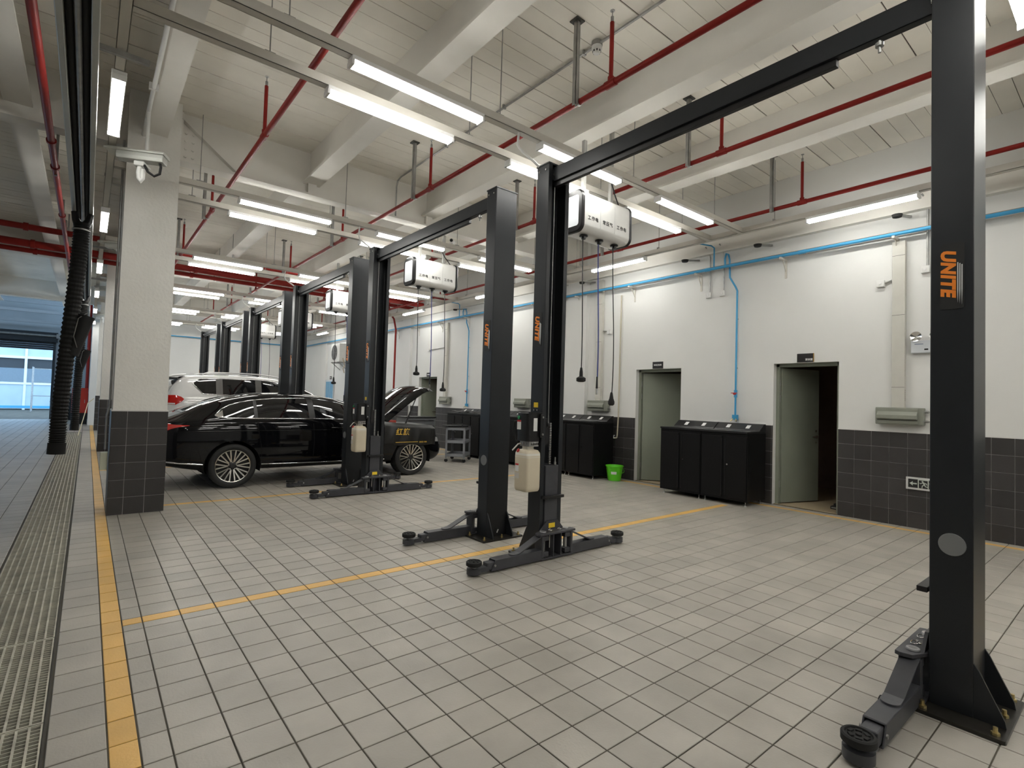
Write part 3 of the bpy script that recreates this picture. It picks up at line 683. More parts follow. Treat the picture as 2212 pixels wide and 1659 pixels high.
def make_lift():
    root = empty('two_post_lift', (LIFT_X, MID0, 0))
    post(root, -1, False); post(root, 1, True)
    MB().box(-.142, -.139, 1.515, 1.575, 1.40, 1.447).build('yellow_notice', M_yel, root)
    for y in (1.52, 1.565): MB().cyl((-.139, y, 1.375), (-.15, y, 1.375), .008, 8).build('notice_bolt', M_chrome, root, 40)
    c = MB(); L0, L1 = -1.47, 1.47
    c.box(-.075, -.068, L0, L1, 3.575, 3.715); c.box(-.075, .02, L0, L1, 3.708, 3.715); c.box(-.075, -.02, L0, L1, 3.575, 3.582)
    cb = c.build('crossbar', M_lift, root, bevel=.002)
    MB().box(-.055, -.015, -.98, 1.47, 3.53, 3.576).build('shutoff_bar', M_black, cb, bevel=.003)
    MB().cyl((-.05, -1.2, 3.50), (-.05, -1.2, 3.57), .008, 8).cyl((-.05, -1.2, 3.535), (-.05, -1.2, 3.555), .022, 10).build('limit_bolt', M_steel, cb, 40)
    return root
lift0 = make_lift()
LL = ['charcoal two-post lift closest to the camera, standing over an empty bay', 'charcoal two-post lift over the empty bay in front of the black sedan', 'charcoal two-post lift straddling the black sedan', 'charcoal two-post lift straddling the white SUV', 'charcoal two-post lift just behind the white SUV', 'charcoal two-post lift nearest the end wall']
lifts = [lift0]+[copy_tree(lift0) for i in range(5)]
for k, o in enumerate(lifts):
    o.location = (LIFT_X-.02*(k > 0), MID0+BAY*k, 0); tag(o, LL[k], 'car lift', 'two-post lifts in a row')
# white flexible conduits from the trays to the posts
for k in range(6):
    y = MID0+BAY*k; q = 1.62 if k else 1.69
    f = MB().tube([(3.13, y+q, 4.05), (3.12, y+q, 3.93), (3.16, y+1.67, 3.87), (3.27, y+1.62, 3.79), (3.325, y+1.60, 3.745)], .012, 8)
    o = f.build('flexible_conduit', M_wplas, None, 60); tag(o, 'white bent conduit from the light tray to the far post of the %s lift' % ORD[k], 'conduit', 'white conduits feeding the lifts')
# ================================================================ DRAIN GRATES
gm = MB(); GL = 1.0; gx0, gx1 = GX0+.014, GX1-.014
nb = 9
for i in range(nb+1):
    x = gx0+(gx1-gx0)*i/nb; gm.box(x-.0045, x+.0045, 0, GL-.006, -.028, -.001)
for j in range(34):
    y = .012+j*(GL-.03)/33; gm.box(gx0, gx1, y-.002, y+.002, -.016, -.003)
gm.box(gx0, gx1, 0, .007, -.028, -.001); gm.box(gx0, gx1, GL-.013, GL-.006, -.028, -.001)
gme = gm.mesh('drain_grate', recalc=False); gme.materials.append(mat('grate_galvanised', (.52, .50, .42), .5, .4, noise=1, nscale=10, nstr=.25))
for i in range(-2, 20):
    o = bpy.data.objects.new('drain_grate', gme); COL.objects.link(o); o.location = (0, 2.05+GL*i, 0)
    tag(o, ('steel grating panel of the aisle drain, %s from the bottom picture edge' % ORD[i]) if i >= 0 else 'steel grating panel of the aisle drain %s' % ('beside the viewer', 'a step ahead of the viewer')[i+2], 'drain grate', 'grating panels of the aisle drain')
# ================================================================ BLUE AIR LINE
bp = empty('air_pipe', (8.05, 0, 3.77)); MB().cyl((0, -2.6, 0), (0, YE-.2, 0), .024, 14).build('pipe', M_blue, bp, 40)
MB().cyl((.0, YE-.2, 0), (-7.2, YE-.2, 0), .024, 14).build('pipe', M_blue, bp, 40)
MB().bar((.045, -2.6, .035), (.045, YE-.3, .035), .03, .012).build('backing_channel', mat('channel_brown', (.23, .20, .16), .6), bp)
for y in (-.3, 3.25, 4.75, 8.6, 12.4): MB().cyl((0, y-.05, 0), (0, y+.05, 0), .030, 14).build('socket', M_blue, bp, 40)
bk = MB().bar((.15, 0, -.045), (-.06, 0, -.045), .03, .03).bar((.145, 0, -.03), (.145, 0, -.32), .03, .012).bar((.14, 0, -.22), (.03, 0, -.06), .012, .012).mesh('bracket'); bk.materials.append(M_tray)
for i in range(14):
    o = bpy.data.objects.new('bracket', bk); COL.objects.link(o); o.parent = bp; o.location = (0, -.35+1.05+1.05*i*1.35, 0)
tag(bp, 'bright blue compressed-air pipe along the top of the right wall', 'pipe')
def air_drop(y, label):
    r = empty('air_drop', (8.15, y, 0))
    MB().tube([(-.10, .16, 3.78), (-.11, .16, 3.90), (-.09, .15, 3.98), (-.03, .145, 3.98), (0, .14, 3.90), (0, .13, 3.60), (.0, .03, 3.43), (0, .0, 3.36), (0, 0, 1.30)], .015, 10).build('pipe', M_blue, r, 60)
    MB().cyl((0, 0, 1.62), (0, 0, 1.74), .026, 12).build('valve', M_blue, r, 40)
    MB().cyl((-.02, 0, 1.68), (-.05, 0, 1.68), .02, 10).bar((-.05, .05, 1.69), (-.05, -.05, 1.69), .012, .012).build('valve_handle', M_redl, r, 40)
    MB().box(-.03, .03, -.04, .04, 1.26, 1.34).build('outlet_block', M_blue, r, bevel=.004)
    for s in (-1, 1): MB().cyl((-.02, s*.02, 1.28), (-.06, s*.05, 1.235), .009, 8).build('coupler', M_zinc, r, 40)
    for z in (2.1, 2.9): MB().cyl((0, 0, z), (.05, 0, z), .006, 6).build('clip', M_steel, r, 40)
    MB().tube([(-.10, .36, 3.78), (-.10, .36, 4.12), (-.12, .40, 4.16), (-.40, .60, 4.20)], .012, 8).build('feed_pipe', M_blue, r, 60)
    return tag(r, label, 'pipe', 'blue air drops on the right wall')
air_drop(4.28, 'thin blue air pipe dropping to the outlet above the front black cabinets')
air_drop(12.0, 'thin blue air pipe dropping beside the far doorway behind the sedan')
# ================================================================ ELECTRICAL BOXES AND TRUNKING
def ebox(y, label):
    r = empty('socket_box', (WX, y, 1.41))
    MB().box(-.12, -.004, -.255, .255, -.11, .11).build('case', M_ebox, r, bevel=.01)
    MB().box(-.128, -.119, -.205, .235, -.095, .095).build('lid', M_ebox, r, bevel=.003)
    MB().prism([(-.165, .012), (-.165, -.036), (-.128, -.036), (-.128, .06)], -.20, .23, 'y').build('lid_flap', M_ebox, r, bevel=.004)
    MB().box(-.131, -.127, -.20, .23, -.056, -.050).build('lid_groove', mat('groove', (.05, .05, .04), .8), r)
    for z in (-.06, .06): MB().cyl((-.05, -.255, z), (-.05, -.295, z), .016, 10).cyl((-.05, -.295, z), (-.05, -.305, z), .010, 8).build('cable_gland', M_steel, r, 40)
    for z in (-.06, .06): MB().cyl((-.06, .255, z), (-.06, .262, z), .014, 10).build('lid_hinge', M_ebox, r, 40)
    return tag(r, label, 'socket box', 'grey socket boxes on the right wall')
def trunk(y, z1, label):
    r = empty('cable_trunking', (WX, y, 0))
    MB().box(-.075, -.004, -.07, .07, 1.52, z1).build('trunking', mat('trunking_grey', (.56, .55, .50), .55), r, bevel=.003)
    for z in (1.78, 2.72, 3.5): MB().box(-.0765, -.074, -.07, .07, z, z+.004).build('joint', mat('groove', (.05, .05, .04), .8), r)
    h = MB()
    for i in range(6): h.cyl((-.05, -.0705, 1.62+.025*i), (-.05, -.073, 1.62+.025*i), .005, 6)
    h.build('perforation', M_ink, r)
    return tag(r, label, 'cable trunking', 'vertical trunking on the right wall')
ebox(2.07, 'grey-green socket box on the wall right of the nearest doorway'); trunk(2.09, 3.69, 'pale vertical trunking above the nearest grey socket box')
ebox(7.19, 'grey-green socket box left of the doorway with the bucket'); trunk(7.21, 4.0, 'pale vertical trunking left of the doorway with the bucket')
ebox(9.6, 'grey-green socket box partly hidden behind the lift posts')
ebox(13.1, 'grey-green socket box beside the far doorway behind the sedan'); trunk(13.15, 3.7, 'pale vertical trunking beside the far doorway behind the sedan')
def conduit_switch(y, z, zt, label, side=0):
    r = empty('conduit_box', (WX, y, z))
    MB().box(-.05, -.003, -.045, .045, -.045, .045).build('switch_box', M_wplas, r, bevel=.005)
    MB().cyl((-.05, 0, 0), (-.056, 0, 0), .016, 12).build('button', M_white, r, 40)
    if side: MB().cyl((-.02, -.03, 0), (-.02, -side, .03), .011, 8).build('conduit', M_steel, r, 40)
    else: MB().tube([(-.02, -.02, .04), (-.02, -.02, zt-z), (-.05, -.01, zt-z+.12), (-.12, .02, zt-z+.18)], .011, 8).build('conduit', M_steel, r, 50)
    return tag(r, label, 'switch box', 'small white boxes on conduits')
conduit_switch(1.82, 3.28, 4.05, 'small white switch box on a conduit near the closest lift post')
conduit_switch(2.30, 3.17, 3.9, 'small white box at the left side of the near trunking', .12)
conduit_switch(4.55, 3.36, 4.0, 'small white box under the blue pipe, right one of a pair')
conduit_switch(4.80, 3.36, 4.0, 'small white box under the blue pipe, left one of a pair')
conduit_switch(6.98, 2.92, 3.9, 'small white box with a side conduit by the bucket doorway', -.2)
conduit_switch(14.2, 2.95, 3.9, 'small white box with a side conduit above the far doorway', .9)
# wall arms under the beam
for i, y in enumerate((1.98, 3.75, 5.0, 7.4, 12.2)):
    r = empty('pipe_stay', (WX, y, 4.0)); MB().bar((-.01, 0, 0), (-.34, .05, -.05), .03, .03).build('arm', M_steel, r); MB().lathe([(0, -.02), (.05, -.02), (.06, .015), (.0, .02)], 12, (-.36, .055, -.06)).build('foot', M_rubber, r, 40)
    tag(r, 'small grey bracket arm with a black foot under the wall beam, %s from the camera' % ORD[i], 'bracket', 'bracket arms on the right wall')
# emergency light and exit sign
el = empty('emergency_light', (WX, 1.80, 2.29))
MB().box(-.06, -.003, -.16, .16, -.075, .085).build('case', mat('pale_blue_plastic', (.60, .63, .66), .4), el, bevel=.012)
for s in (-1, 1):
    MB().lathe([(.0, 0), (.035, .0), (.06, -.035), (.062, -.04), (.056, -.036), (.0, -.012)], 20, (-.055, s*.10, .135), 'x').build('lamp_head', M_chrome, el, 40)
MB().box(-.03, -.01, -.05, .05, .085, .135).build('neck', M_wplas, el)
MB().box(-.0615, -.059, -.02, .02, -.04, -.02).build('display', M_ink, el); MB().box(-.0615, -.059, -.125, -.085, -.05, .03).build('test_panel', mat('mid_grey', (.35, .35, .36), .5), el)
MB().box(-.0612, -.059, .03, .12, .035, .043).build('print_line', mat('blue_print', (.10, .15, .25), .5), el)
tag(el, 'twin-head emergency light on the wall beside the closest post', 'emergency light')
ex = empty('exit_sign', (WX-.009, 1.82, .565))
MB().box(-.022, -.0, -.19, .19, -.078, .078).build('frame', mat('sign_frame', (.66, .66, .65), .4, .2), ex, bevel=.004)
MB().box(-.0235, -.02, -.165, .165, -.052, .055).build('panel', M_ink, ex)
sg = MB(); pale = mat('pale_print', (.58, .62, .56), .6)
sg.prism([(.152, .0), (.115, .028), (.12, .008), (.075, .008), (.075, -.008), (.12, -.008), (.115, -.028)], -.0245, -.023, 'x'); sg.build('arrow', pale, ex)
fr = MB(); fr.box(-.0245, -.023, .055, .065, -.052, .055); fr.box(-.0245, -.023, -.045, -.035, -.052, .055); fr.box(-.0245, -.023, -.045, .065, .047, .055); fr.build('door_outline', pale, ex)
mn = MB(); mn.cyl((-.0245, .018, .034), (-.023, .018, .034), .009, 12)
for a, b, w in (((.012, .022), (-.004, -.006), .016), ((.012, .02), (.036, .006), .008), ((.036, .006), (.046, .012), .008), ((.005, .02), (-.02, .012), .008), ((-.02, .012), (-.026, -.006), .008), ((0, -.004), (.02, -.022), .010), ((.02, -.022), (.022, -.046), .009), ((-.002, -.004), (-.012, -.026), .010), ((-.012, -.026), (-.034, -.03), .009)):
    mn.bar((-.0238, a[0], a[1]), (-.0238, b[0], b[1]), w, .0014) if False else mn.obox((-.0238, (a[0]+b[0])/2, (a[1]+b[1])/2), (.0014, math.dist(a, b)+w*.5, w), Matrix.Rotation(math.atan2(b[1]-a[1], b[0]-a[0]), 3, 'X'))
mn.build('running_figure', pale, ex)
place_text('exit_lettering', text_mesh('安全出口', .026, depth=.0006), pale, ex, (-.0245, -.10, .012), (0, -1, 0), (0, 0, 1)); place_text('exit_lettering', text_mesh('EXIT', .022, depth=.0006), pale, ex, (-.0245, -.10, -.025), (0, -1, 0), (0, 0, 1))
tag(ex, 'low exit sign with arrow and running figure on the charcoal tiles', 'exit sign')
def door_sign(y, z, w, h, txt, size, dy, dz, label, edge=None):
    r = empty('door_sign', (WX, y, z)); MB().box(-.014, -.001, -w/2, w/2, -h/2, h/2).build('plate', mat('sign_black', (.014, .012, .012), .35), r, bevel=.002)
    if txt: place_text('sign_lettering', text_mesh(txt, size, bold=.001, depth=.0006), M_label, r, (-.0148, dy, dz), (0, -1, 0), (0, 0, 1))
    else: MB().box(-.0150, -.0135, -w*.32, w*.32, -size/2, size/2).build('print_strip', M_label, r)
    if edge: MB().box(-.0145, -.0, -w/2-.006, -w/2, -h/2, h/2).build('edge', edge, r)
    return tag(r, label, 'door sign', 'black door signs')
door_sign(3.245, 2.222, .225, .125, '更衣室', .034, -.055, -.03, 'black sign with white lettering above the nearest doorway', mat('brass_edge', (.45, .27, .06), .4, .5))
door_sign(5.81, 2.20, .225, .125, '车间卫生间', .034, 0, 0, 'black sign with white lettering above the doorway behind the front cabinets')
door_sign(14.2, 2.19, .225, .12, None, .028, 0, 0, 'black sign above the far doorway behind the sedan')
# tap
tp = empty('wall_tap', (WX, 6.68, 0)); MB().tube([(-.03, 0, 3.62), (-.03, .01, 1.2), (-.03, .03, .84), (-.04, .035, .79), (-.08, .06, .785)], .014, 10).build('pipe', mat('cream_pipe', (.50, .46, .36), .5), tp, 60)
MB().tube([(-.06, .05, .785), (-.10, .08, .785), (-.115, .09, .75)], .013, 10).cyl((-.09, .07, .80), (-.09, .07, .83), .008, 8).bar((-.09, .10, .835), (-.09, .04, .835), .012, .012).build('tap', M_label, tp, 50)
tag(tp, 'cream water pipe with a white tap beside the doorway', 'tap')
# ================================================================ BLACK TOOL CABINETS
def make_cabinet():
    r = empty('tool_cabinet'); w, d, z0, z1 = .372, .56, .07, 1.075   # front face at x=0, depth towards +x, width along y
    MB().box(0, d, -w, w, z0, z1).build('body', M_cab, r, bevel=.004)
    for s in (-1, 1):
        dr = MB().box(-.012, -.0, *sorted((s*.022, s*(w-.012))), z0+.03, z1-.055).build('door', M_cab, r, bevel=.003)
        if s < 0: MB().cyl((-.012, -.065, .60), (-.022, -.065, .60), .012, 12).build('lock', M_chrome, dr, 40)
        MB().box(-.015, -.011, *sorted((s*.022, s*.034)), z0+.06, z1-.09).build('pull_edge', M_black, dr)
    MB().prism(rrect(-.03, d, -w, w, .012, 3), z1, z1+.028, 'z').build('worktop', mat('cabinet_top', (.016, .016, .017), .3), r)
    b = MB(); b.prism([(d-.20, z1+.028), (d-.185, z1+.045), (d-.05, z1+.135), (d+.0, z1+.14), (d, z1+.028)], -w+.003, w-.003, 'y'); b.build('back_ledge', mat('cabinet_top', (.016, .016, .017), .3), r, bevel=.003)
    for y in (-.16, .16):
        n = Vector((-.09, 0, .135)).normalized(); a = math.atan2(.09, .135)
        MB().obox((d-.128, y, z1+.088), (.085, .062, .002), Matrix.Rotation(-a, 3, 'Y')).build('paper_label', M_label, r)
    for x in (.05, d-.05):
        for y in (-w+.05, w-.05): MB().cyl((x, y, .02), (x, y, z0), .006, 8).cyl((x, y, 0), (x, y, .02), .022, 12, r2=.010).build('levelling_foot', M_steel, r, 40)
    return r
cab0 = make_cabinet(); cabs = [cab0]+[copy_tree(cab0) for i in range(8)]
for i, o in enumerate(cabs):
    y = 3.755+.375+.75*i if i < 2 else 6.74+.375+.75*(i-2)
    o.location = (7.535, y, 0)
    lab = ('black two-door tool cabinet right beside the nearest doorway', 'black two-door tool cabinet half covering the second doorway')[i] if i < 2 else ('black tool cabinet beside the green bucket' if i == 2 else 'black tool cabinet in the far wall run, number %s left of the bucket' % ORD[i-2])
    tag(o, lab, 'cabinet', 'black tool cabinets along the right wall')
mat_c = empty('rubber_mat', (7.58, 11.35, 1.106)); g = MB()
nx, ny = 8, 14; V = [(.0+.27*i/nx, -.5+1.0*j/ny, .034+.018*math.sin(j*1.1)*math.sin(i*.9)+.012*math.sin(j*.5)) for i in range(nx+1) for j in range(ny+1)]
g.add(V, [(i*(ny+1)+j, (i+1)*(ny+1)+j, (i+1)*(ny+1)+j+1, i*(ny+1)+j+1) for i in range(nx) for j in range(ny)])
o = g.build('sheet', mat('grey_sheet', (.06, .06, .06), .6), mat_c, 60); sd = o.modifiers.new('thick', 'SOLIDIFY'); sd.thickness = .006
tag(mat_c, 'crumpled dark cover lying on the far black cabinets', 'cover sheet')
# ================================================================ BUCKET, TROLLEY, TOOL CHEST
bu = empty('bucket', (7.86, 6.50, 0))
M_green = mat('lime_green_plastic', (.12, .62, .02), .35)
MB().lathe([(0, .004), (.118, .004), (.122, .012), (.160, .262), (.172, .266), (.172, .285), (.163, .287), (.157, .268), (.118, .02), (0, .016)], 32).build('pail', M_green, bu, 40)
MB().tube([(.165*math.cos(a), .165*math.sin(a)-.03*math.sin(a/1.0)*0-.02, .262-.10*abs(math.sin(a))) for a in [math.pi+math.pi*i/16 for i in range(17)]], .004, 8).build('handle', mat('handle_green', (.10, .50, .02), .4), bu, 60)
MB().lathe([(.1432, .13), (.150, .18)], 8, (0, 0, 0), 'z', math.radians(195), math.radians(235)).build('sticker', M_label, bu, 60)
tag(bu, 'lime green plastic bucket standing by the doorway', 'bucket')
tr = empty('tool_trolley', (6.78, 9.99, 0), math.radians(44.7)); W_, L_ = .46, .68; M_trol = mat('trolley_grey', (.27, .28, .30), .4)
for x in (.02, L_-.02):
    for y in (.02, W_-.02):
        lg = MB(); sx = 1 if x < .3 else -1; sy = 1 if y < .2 else -1
        lg.box(*sorted((x-sx*.02, x+sx*.025)), *sorted((y-sy*.02, y-sy*.016)), .10, .80); lg.box(*sorted((x-sx*.02, x-sx*.016)), *sorted((y-sy*.02, y+sy*.025)), .10, .80); lg.build('leg', M_trol, tr)
        cs = MB().cyl((x-.012, y, .042), (x+.012, y, .042), .040, 16); cs.build('caster_wheel', M_rubber, tr, 40); MB().box(x-.02, x+.02, y-.018, y+.018, .07, .105).build('caster_fork', M_steel, tr)
for z in (.13, .44, .74):
    s_ = MB(); s_.box(0, L_, 0, W_, z, z+.006); s_.box(0, L_, 0, .004, z, z+.065); s_.box(0, L_, W_-.004, W_, z, z+.065); s_.box(0, .004, 0, W_, z, z+.065); s_.box(L_-.004, L_, 0, W_, z, z+.065); s_.build('shelf', M_trol, tr)
MB().box(-.01, L_+.06, -.01, W_+.01, .80, .812).build('top_tray', M_black, tr, bevel=.004)
tag(tr, 'grey three-shelf tool trolley on casters beside the sedan nose', 'trolley')
dp = empty('drip_tray', (6.80, 10.40, .812)); MB().prism(rrect(-.30, .26, -.16, .20, .05, 4), .0005, .03, 'z').build('pan', M_black, dp, bevel=.004); MB().tube([(.1, -.1, .04), (.2, .05, .05), (.05, .15, .045), (-.1, .05, .05)], .012, 8).build('hose_piece', M_rubber, dp, 60)
tag(dp, 'black tray of parts on top of the grey trolley', 'tray')
tc = empty('tool_chest', (6.35, 11.55, 0))
MB().box(-.40, .40, -.25, .25, .12, .97).build('body', mat('chest_grey', (.12, .125, .13), .4), tc, bevel=.006)
MB().box(-.42, .42, -.27, .27, .97, 1.0).build('top', M_black, tc, bevel=.004)
for i in range(6):
    z = .16+i*.13; dd = MB().box(-.37, .37, -.262, -.25, z, z+.115).build('drawer', mat('chest_grey', (.12, .125, .13), .4), tc, bevel=.003); MB().box(-.35, .35, -.275, -.262, z+.085, z+.108).build('drawer_pull', M_chrome, dd)
for x in (-.33, .33):
    for y in (-.19, .19): MB().cyl((x-.015, y, .055), (x+.015, y, .055), .055, 14).build('caster_wheel', M_rubber, tc, 40); MB().box(x-.02, x+.02, y-.02, y+.02, .08, .125).build('caster_fork', M_steel, tc)
tag(tc, 'grey drawer tool chest with black top behind the sedan nose', 'tool chest')
ft = empty('floor_tool', (8.75, 2.98, .0035)); MB().box(-.16, .16, -.05, .05, .0, .045).box(-.10, .12, -.03, .03, .045, .075).build('body', M_ink, ft, bevel=.006); MB().box(-.163, -.158, -.035, .035, .015, .032).build('grip', M_steel, ft)
tag(ft, 'black tool lying on the tan floor inside the nearest doorway', 'tool')
# ================================================================ CCTV ON THE COLUMN SIDE
def make_cctv():
    r = empty('cctv_camera')                                       # origin at the mount below the housing
    h = MB(); h.prism([(-.062, .02), (.062, .02), (.070, .055), (.066, .10), (-.066, .10), (-.070, .055)], -.20, .235, 'x'); h.build('housing', mat('camera_grey', (.52, .53, .50), .4), r, bevel=.006)
    s = MB(); s.prism([(-.095, .092), (.095, .092), (.095, .104), (.07, .128), (-.07, .128), (-.095, .104)], -.30, .25, 'x'); s.build('sunshield', mat('shield_grey', (.60, .61, .57), .4), r, bevel=.004)
    MB().box(-.206, -.198, -.05, .05, .032, .09).build('front_glass', M_ink, r)
    MB().box(-.05, .05, -.035, .035, -.035, .02).build('bracket_head', M_wplas, r, bevel=.012)
    MB().tube([(0, 0, -.03), (-.01, 0, -.10), (-.005, 0, -.16), (.015, 0, -.19), (.03, 0, -.16), (.03, 0, -.06)], .022, 10).build('bracket_arm', M_wplas, r, 60)
    MB().tube([(.05, -.02, -.02), (.09, -.03, -.09), (.15, -.03, -.13), (.20, -.03, -.10), (.205, -.02, -.02), (.19, -.01, .025)], .013, 10).build('flexible_cable', M_rubber, r, 60)
    MB().cyl((.02, .09, -.02), (.02, .09, .615), .020, 12).build('pole', M_wplas, r, 40)
    MB().box(-.02, .06, -.01, .11, -.02, .0).build('pole_foot', M_wplas, r)
    return r
cc0 = make_cctv()
for i, (x, y) in enumerate(((.33, 6.8), (.33, 11.3), (.33, 16.4), (.33, 22.65), (.33, 24.4))):
    o = cc0 if i == 0 else copy_tree(cc0); o.location = (x, y, 3.86); o.rotation_euler = (0, 0, math.radians(-25))
    tag(o, 'pale box CCTV camera under its sunshield, %s' % ('in front of the nearest column', 'second back along the aisle', 'third back along the aisle', 'fourth back along the aisle', 'last back along the aisle')[i], 'camera', 'CCTV cameras along the aisle')
cn = empty('aisle_conduit', (.366, 0, 4.484)); MB().cyl((.02, -1.5, 0), (.02, 25.6, 0), .02, 10).build('conduit', M_wplas, cn, 40)
for i in range(9): MB().box(-.02, .06, .5+2.9*i, .54+2.9*i, -.02, .044).build('saddle', M_wplas, cn)
tag(cn, 'white conduit under the column-line beam feeding the cameras', 'conduit')
kc = empty('column_conduit', (.222, 7.68, 0)); MB().tube([(-.01, 0, 4.4), (-.01, 0, 1.25), (-.03, 0, 1.15), (-.03, 0, .75)], .012, 8).build('conduit', M_steel, kc, 60)
MB().box(-.075, -.006, -.06, .06, .52, .72).build('socket_case', mat('pale_box', (.55, .57, .45), .4), kc, bevel=.006)
tag(kc, 'grey conduit down the nearest column to a pale socket box', 'conduit')
# ================================================================ EXHAUST EXTRACTION RAIL AND HOSES
er = empty('exhaust_rail', (-.155, 0, 3.86)); M_alu = mat('rail_aluminium', (.52, .53, .50), .35, .6)
for x in (-.115, .070): MB().box(x, x+.045, -2.4, 24, 0, .10).build('side_rail', M_alu, er, bevel=.006)
MB().box(-.105, .105, -2.4, 24, .10, .106).build('top_plate', M_alu, er)
for x, r_ in ((-.045, .022), (.042, .024)): MB().cyl((x, -2.4, .05+r_*.4), (x, 24, .05+r_*.4), r_, 10).build('inner_hose', M_rubber, er, 40)
MB().cyl((.0, -2.4, .04), (0, 24, .04), .021, 10).build('inner_tube', M_steel, er, 40)
for y in (-1.2, 2.4, 5.4, 8.2, 11.5, 13.9, 17.5, 20.5): MB().bar((.0, y, .10), (.0, y, SLAB-3.86), .03, .04).build('hanger', M_steel, er)
for y in (4.9, 11.9, 15.4): MB().bar((.10, y, .12), (.42, y, .12), .03, .04).build('side_arm', M_steel, er)
tag(er, 'long aluminium exhaust-extraction rail carrying black hoses above the drain', 'exhaust rail')
def corrugated(pts, r, n=26):                                      # ribbed hose along a smooth path
    P = [Vector(p) for p in pts]; out = []; R = []
    seg = []
    for i in range(len(P)-1):
        p0, p1, p2, p3 = P[max(i-1, 0)], P[i], P[i+1], P[min(i+2, len(P)-1)]
        for j in range(n):
            t = j/n; out.append(.5*((2*p1)+(-p0+p2)*t+(2*p0-5*p1+4*p2-p3)*t*t+(-p0+3*p1-3*p2+p3)*t**3))
    out.append(P[-1])
    R = [r*(1.0 if i % 2 else .84) for i in range(len(out))]
    return MB().tube(out, R, 16)
def exhaust_hose(y, label, dx, r=.096, zb=.55):
    o = empty('exhaust_hose', (-.155, y, 0))
    f = MB()
    for s in (-1, 1): f.tube([(s*.09, 0, 3.86), (s*.07, 0, 3.76), (s*.03, 0, 3.68)], [.035, .045, .06], 10)
    f.build('trolley_yoke', M_black, o, 50)
    corrugated([(0, 0, 3.72), (-.01, .02, 3.3), (dx*.35, .05, 2.6), (dx*.7, .07, 1.8), (dx*.95, .08, 1.1), (dx, .08, zb+.12)], r).build('hose', M_rubber, o, 18)
    MB().cyl((dx, .08, zb+.15), (dx-.005, .08, zb), r*1.04, 18).build('nozzle', M_rubber, o, 40)
    MB().lathe([(r*1.02, -.01), (r*1.06, -.01), (r*1.06, .01), (r*1.02, .01)], 16, (-.005, .01, 3.62)).build('hose_clamp', M_steel, o, 40)
    b = MB().tube([(.10, .05, 2.45), (.03, .05, 2.15), (-.03, .06, 1.9)], [.10, .085, .075], 12); b.build('branch_funnel', M_rubber, o, 50)
    MB().tube([(.12, .0, 2.5), (.02, -.05, 2.4), (-.02, -.06, 2.15), (.02, -.02, 2.0)], .006, 6).build('hang_strap', M_steel, o, 60)
    return tag(o, label, 'exhaust hose', 'exhaust extraction hoses')
exhaust_hose(9.3, 'black ribbed exhaust hose hanging nearest over the drain', -.13)
exhaust_hose(17.6, 'black ribbed exhaust hose hanging farther back over the drain', -.06, .092, .35)

bc = empty('bullet_camera', (4.80, 4.125-.33+BAY, 4.127)); MB().cyl((.06, .05, .075), (-.05, -.05, .06), .036, 16).build('body', M_wplas, bc, 40); MB().cyl((-.05, -.05, .06), (-.054, -.054, .0595), .026, 14).build('lens', M_ink, bc, 40); MB().cyl((0, 0, 0), (0, 0, .05), .012, 8).cyl((0, 0, 0), (0, 0, .008), .032, 12).build('foot', M_wplas, bc, 40)
tag(bc, 'small white bullet camera on the tray above the second reel box', 'camera')
# ================================================================ VEHICLES
from mathutils.bvhtree import BVHTree
M_bpaint = mat('black_car_paint', (.0030, .0032, .0042), .3, spec=0.0, coat=.75); M_wpaint = mat('white_car_paint', (.72, .72, .71), .22, coat=1.0)
M_glass = mat('tinted_glass', (.006, .006, .007), .03, spec=.8); M_tyre = mat('tyre_rubber', (.018, .018, .018), .7)
M_trim = mat('window_chrome', (.80, .80, .82), .08, 1.0); M_rim = mat('rim_alloy', (.62, .60, .56), .22, 1.0); M_rimd = mat('rim_dark', (.02, .02, .02), .5)
M_tail = mat('red_lens', (.50, .012, .008), .12, coat=1.0); M_seam = mat('panel_gap', (.001, .001, .001), .8); M_arch = mat('wheel_well', (.006, .006, .006), .9)
def interp(tab, x):
    if x <= tab[0][0]: return tab[0][1]
    for (a, u), (b, v) in zip(tab, tab[1:]):
        if x <= b:
            t = (x-a)/(b-a); return u+(v-u)*t
    return tab[-1][1]
def sm(tab, x, h=.10): return (interp(tab, x-h)+2*interp(tab, x)+interp(tab, x+h))/4
def car_body(T, x0, x1, n=64):
    sec = []
    for i in range(n+1):
        x = x0+(x1-x0)*i/n
        zt, zbt, zb, w, wr = (sm(T[k], x) for k in ('top', 'belt', 'bot', 'w', 'wr'))
        zt = max(zt, zbt+.02); g = zt-zbt; hb = zbt-zb
        half = [(0, zb), (.72*w, zb), (.93*w, zb+.04), (.985*w, zb+.14*hb+.02), (w, zb+.42*hb), (w, zb+.62*hb), (.992*w, zb+.80*hb), (.975*w, zb+.93*hb), (.945*w, zbt),
                (.945*w+(wr-.945*w)*.40, zbt+.44*g), (.945*w+(wr-.945*w)*.78, zbt+.78*g), (wr*.96, zbt+.93*g), (wr*.78, zbt+.985*g), (wr*.4, zt), (0, zt+.006)]
        sec.append((x, half))
    m = len(sec[0][1]); V = []; Fc = []
    for x, h in sec:
        V += [(x, y, z) for y, z in h]+[(x, -y, z) for y, z in h[-2:0:-1]]
    k = 2*m-2
    for i in range(n):
        for j in range(k): Fc.append((i*k+j, i*k+(j+1) % k, (i+1)*k+(j+1) % k, (i+1)*k+j))
    Fc.append(tuple(range(k))); Fc.append(tuple(n*k+j for j in range(k))[::-1])
    return MB().add(V, Fc)
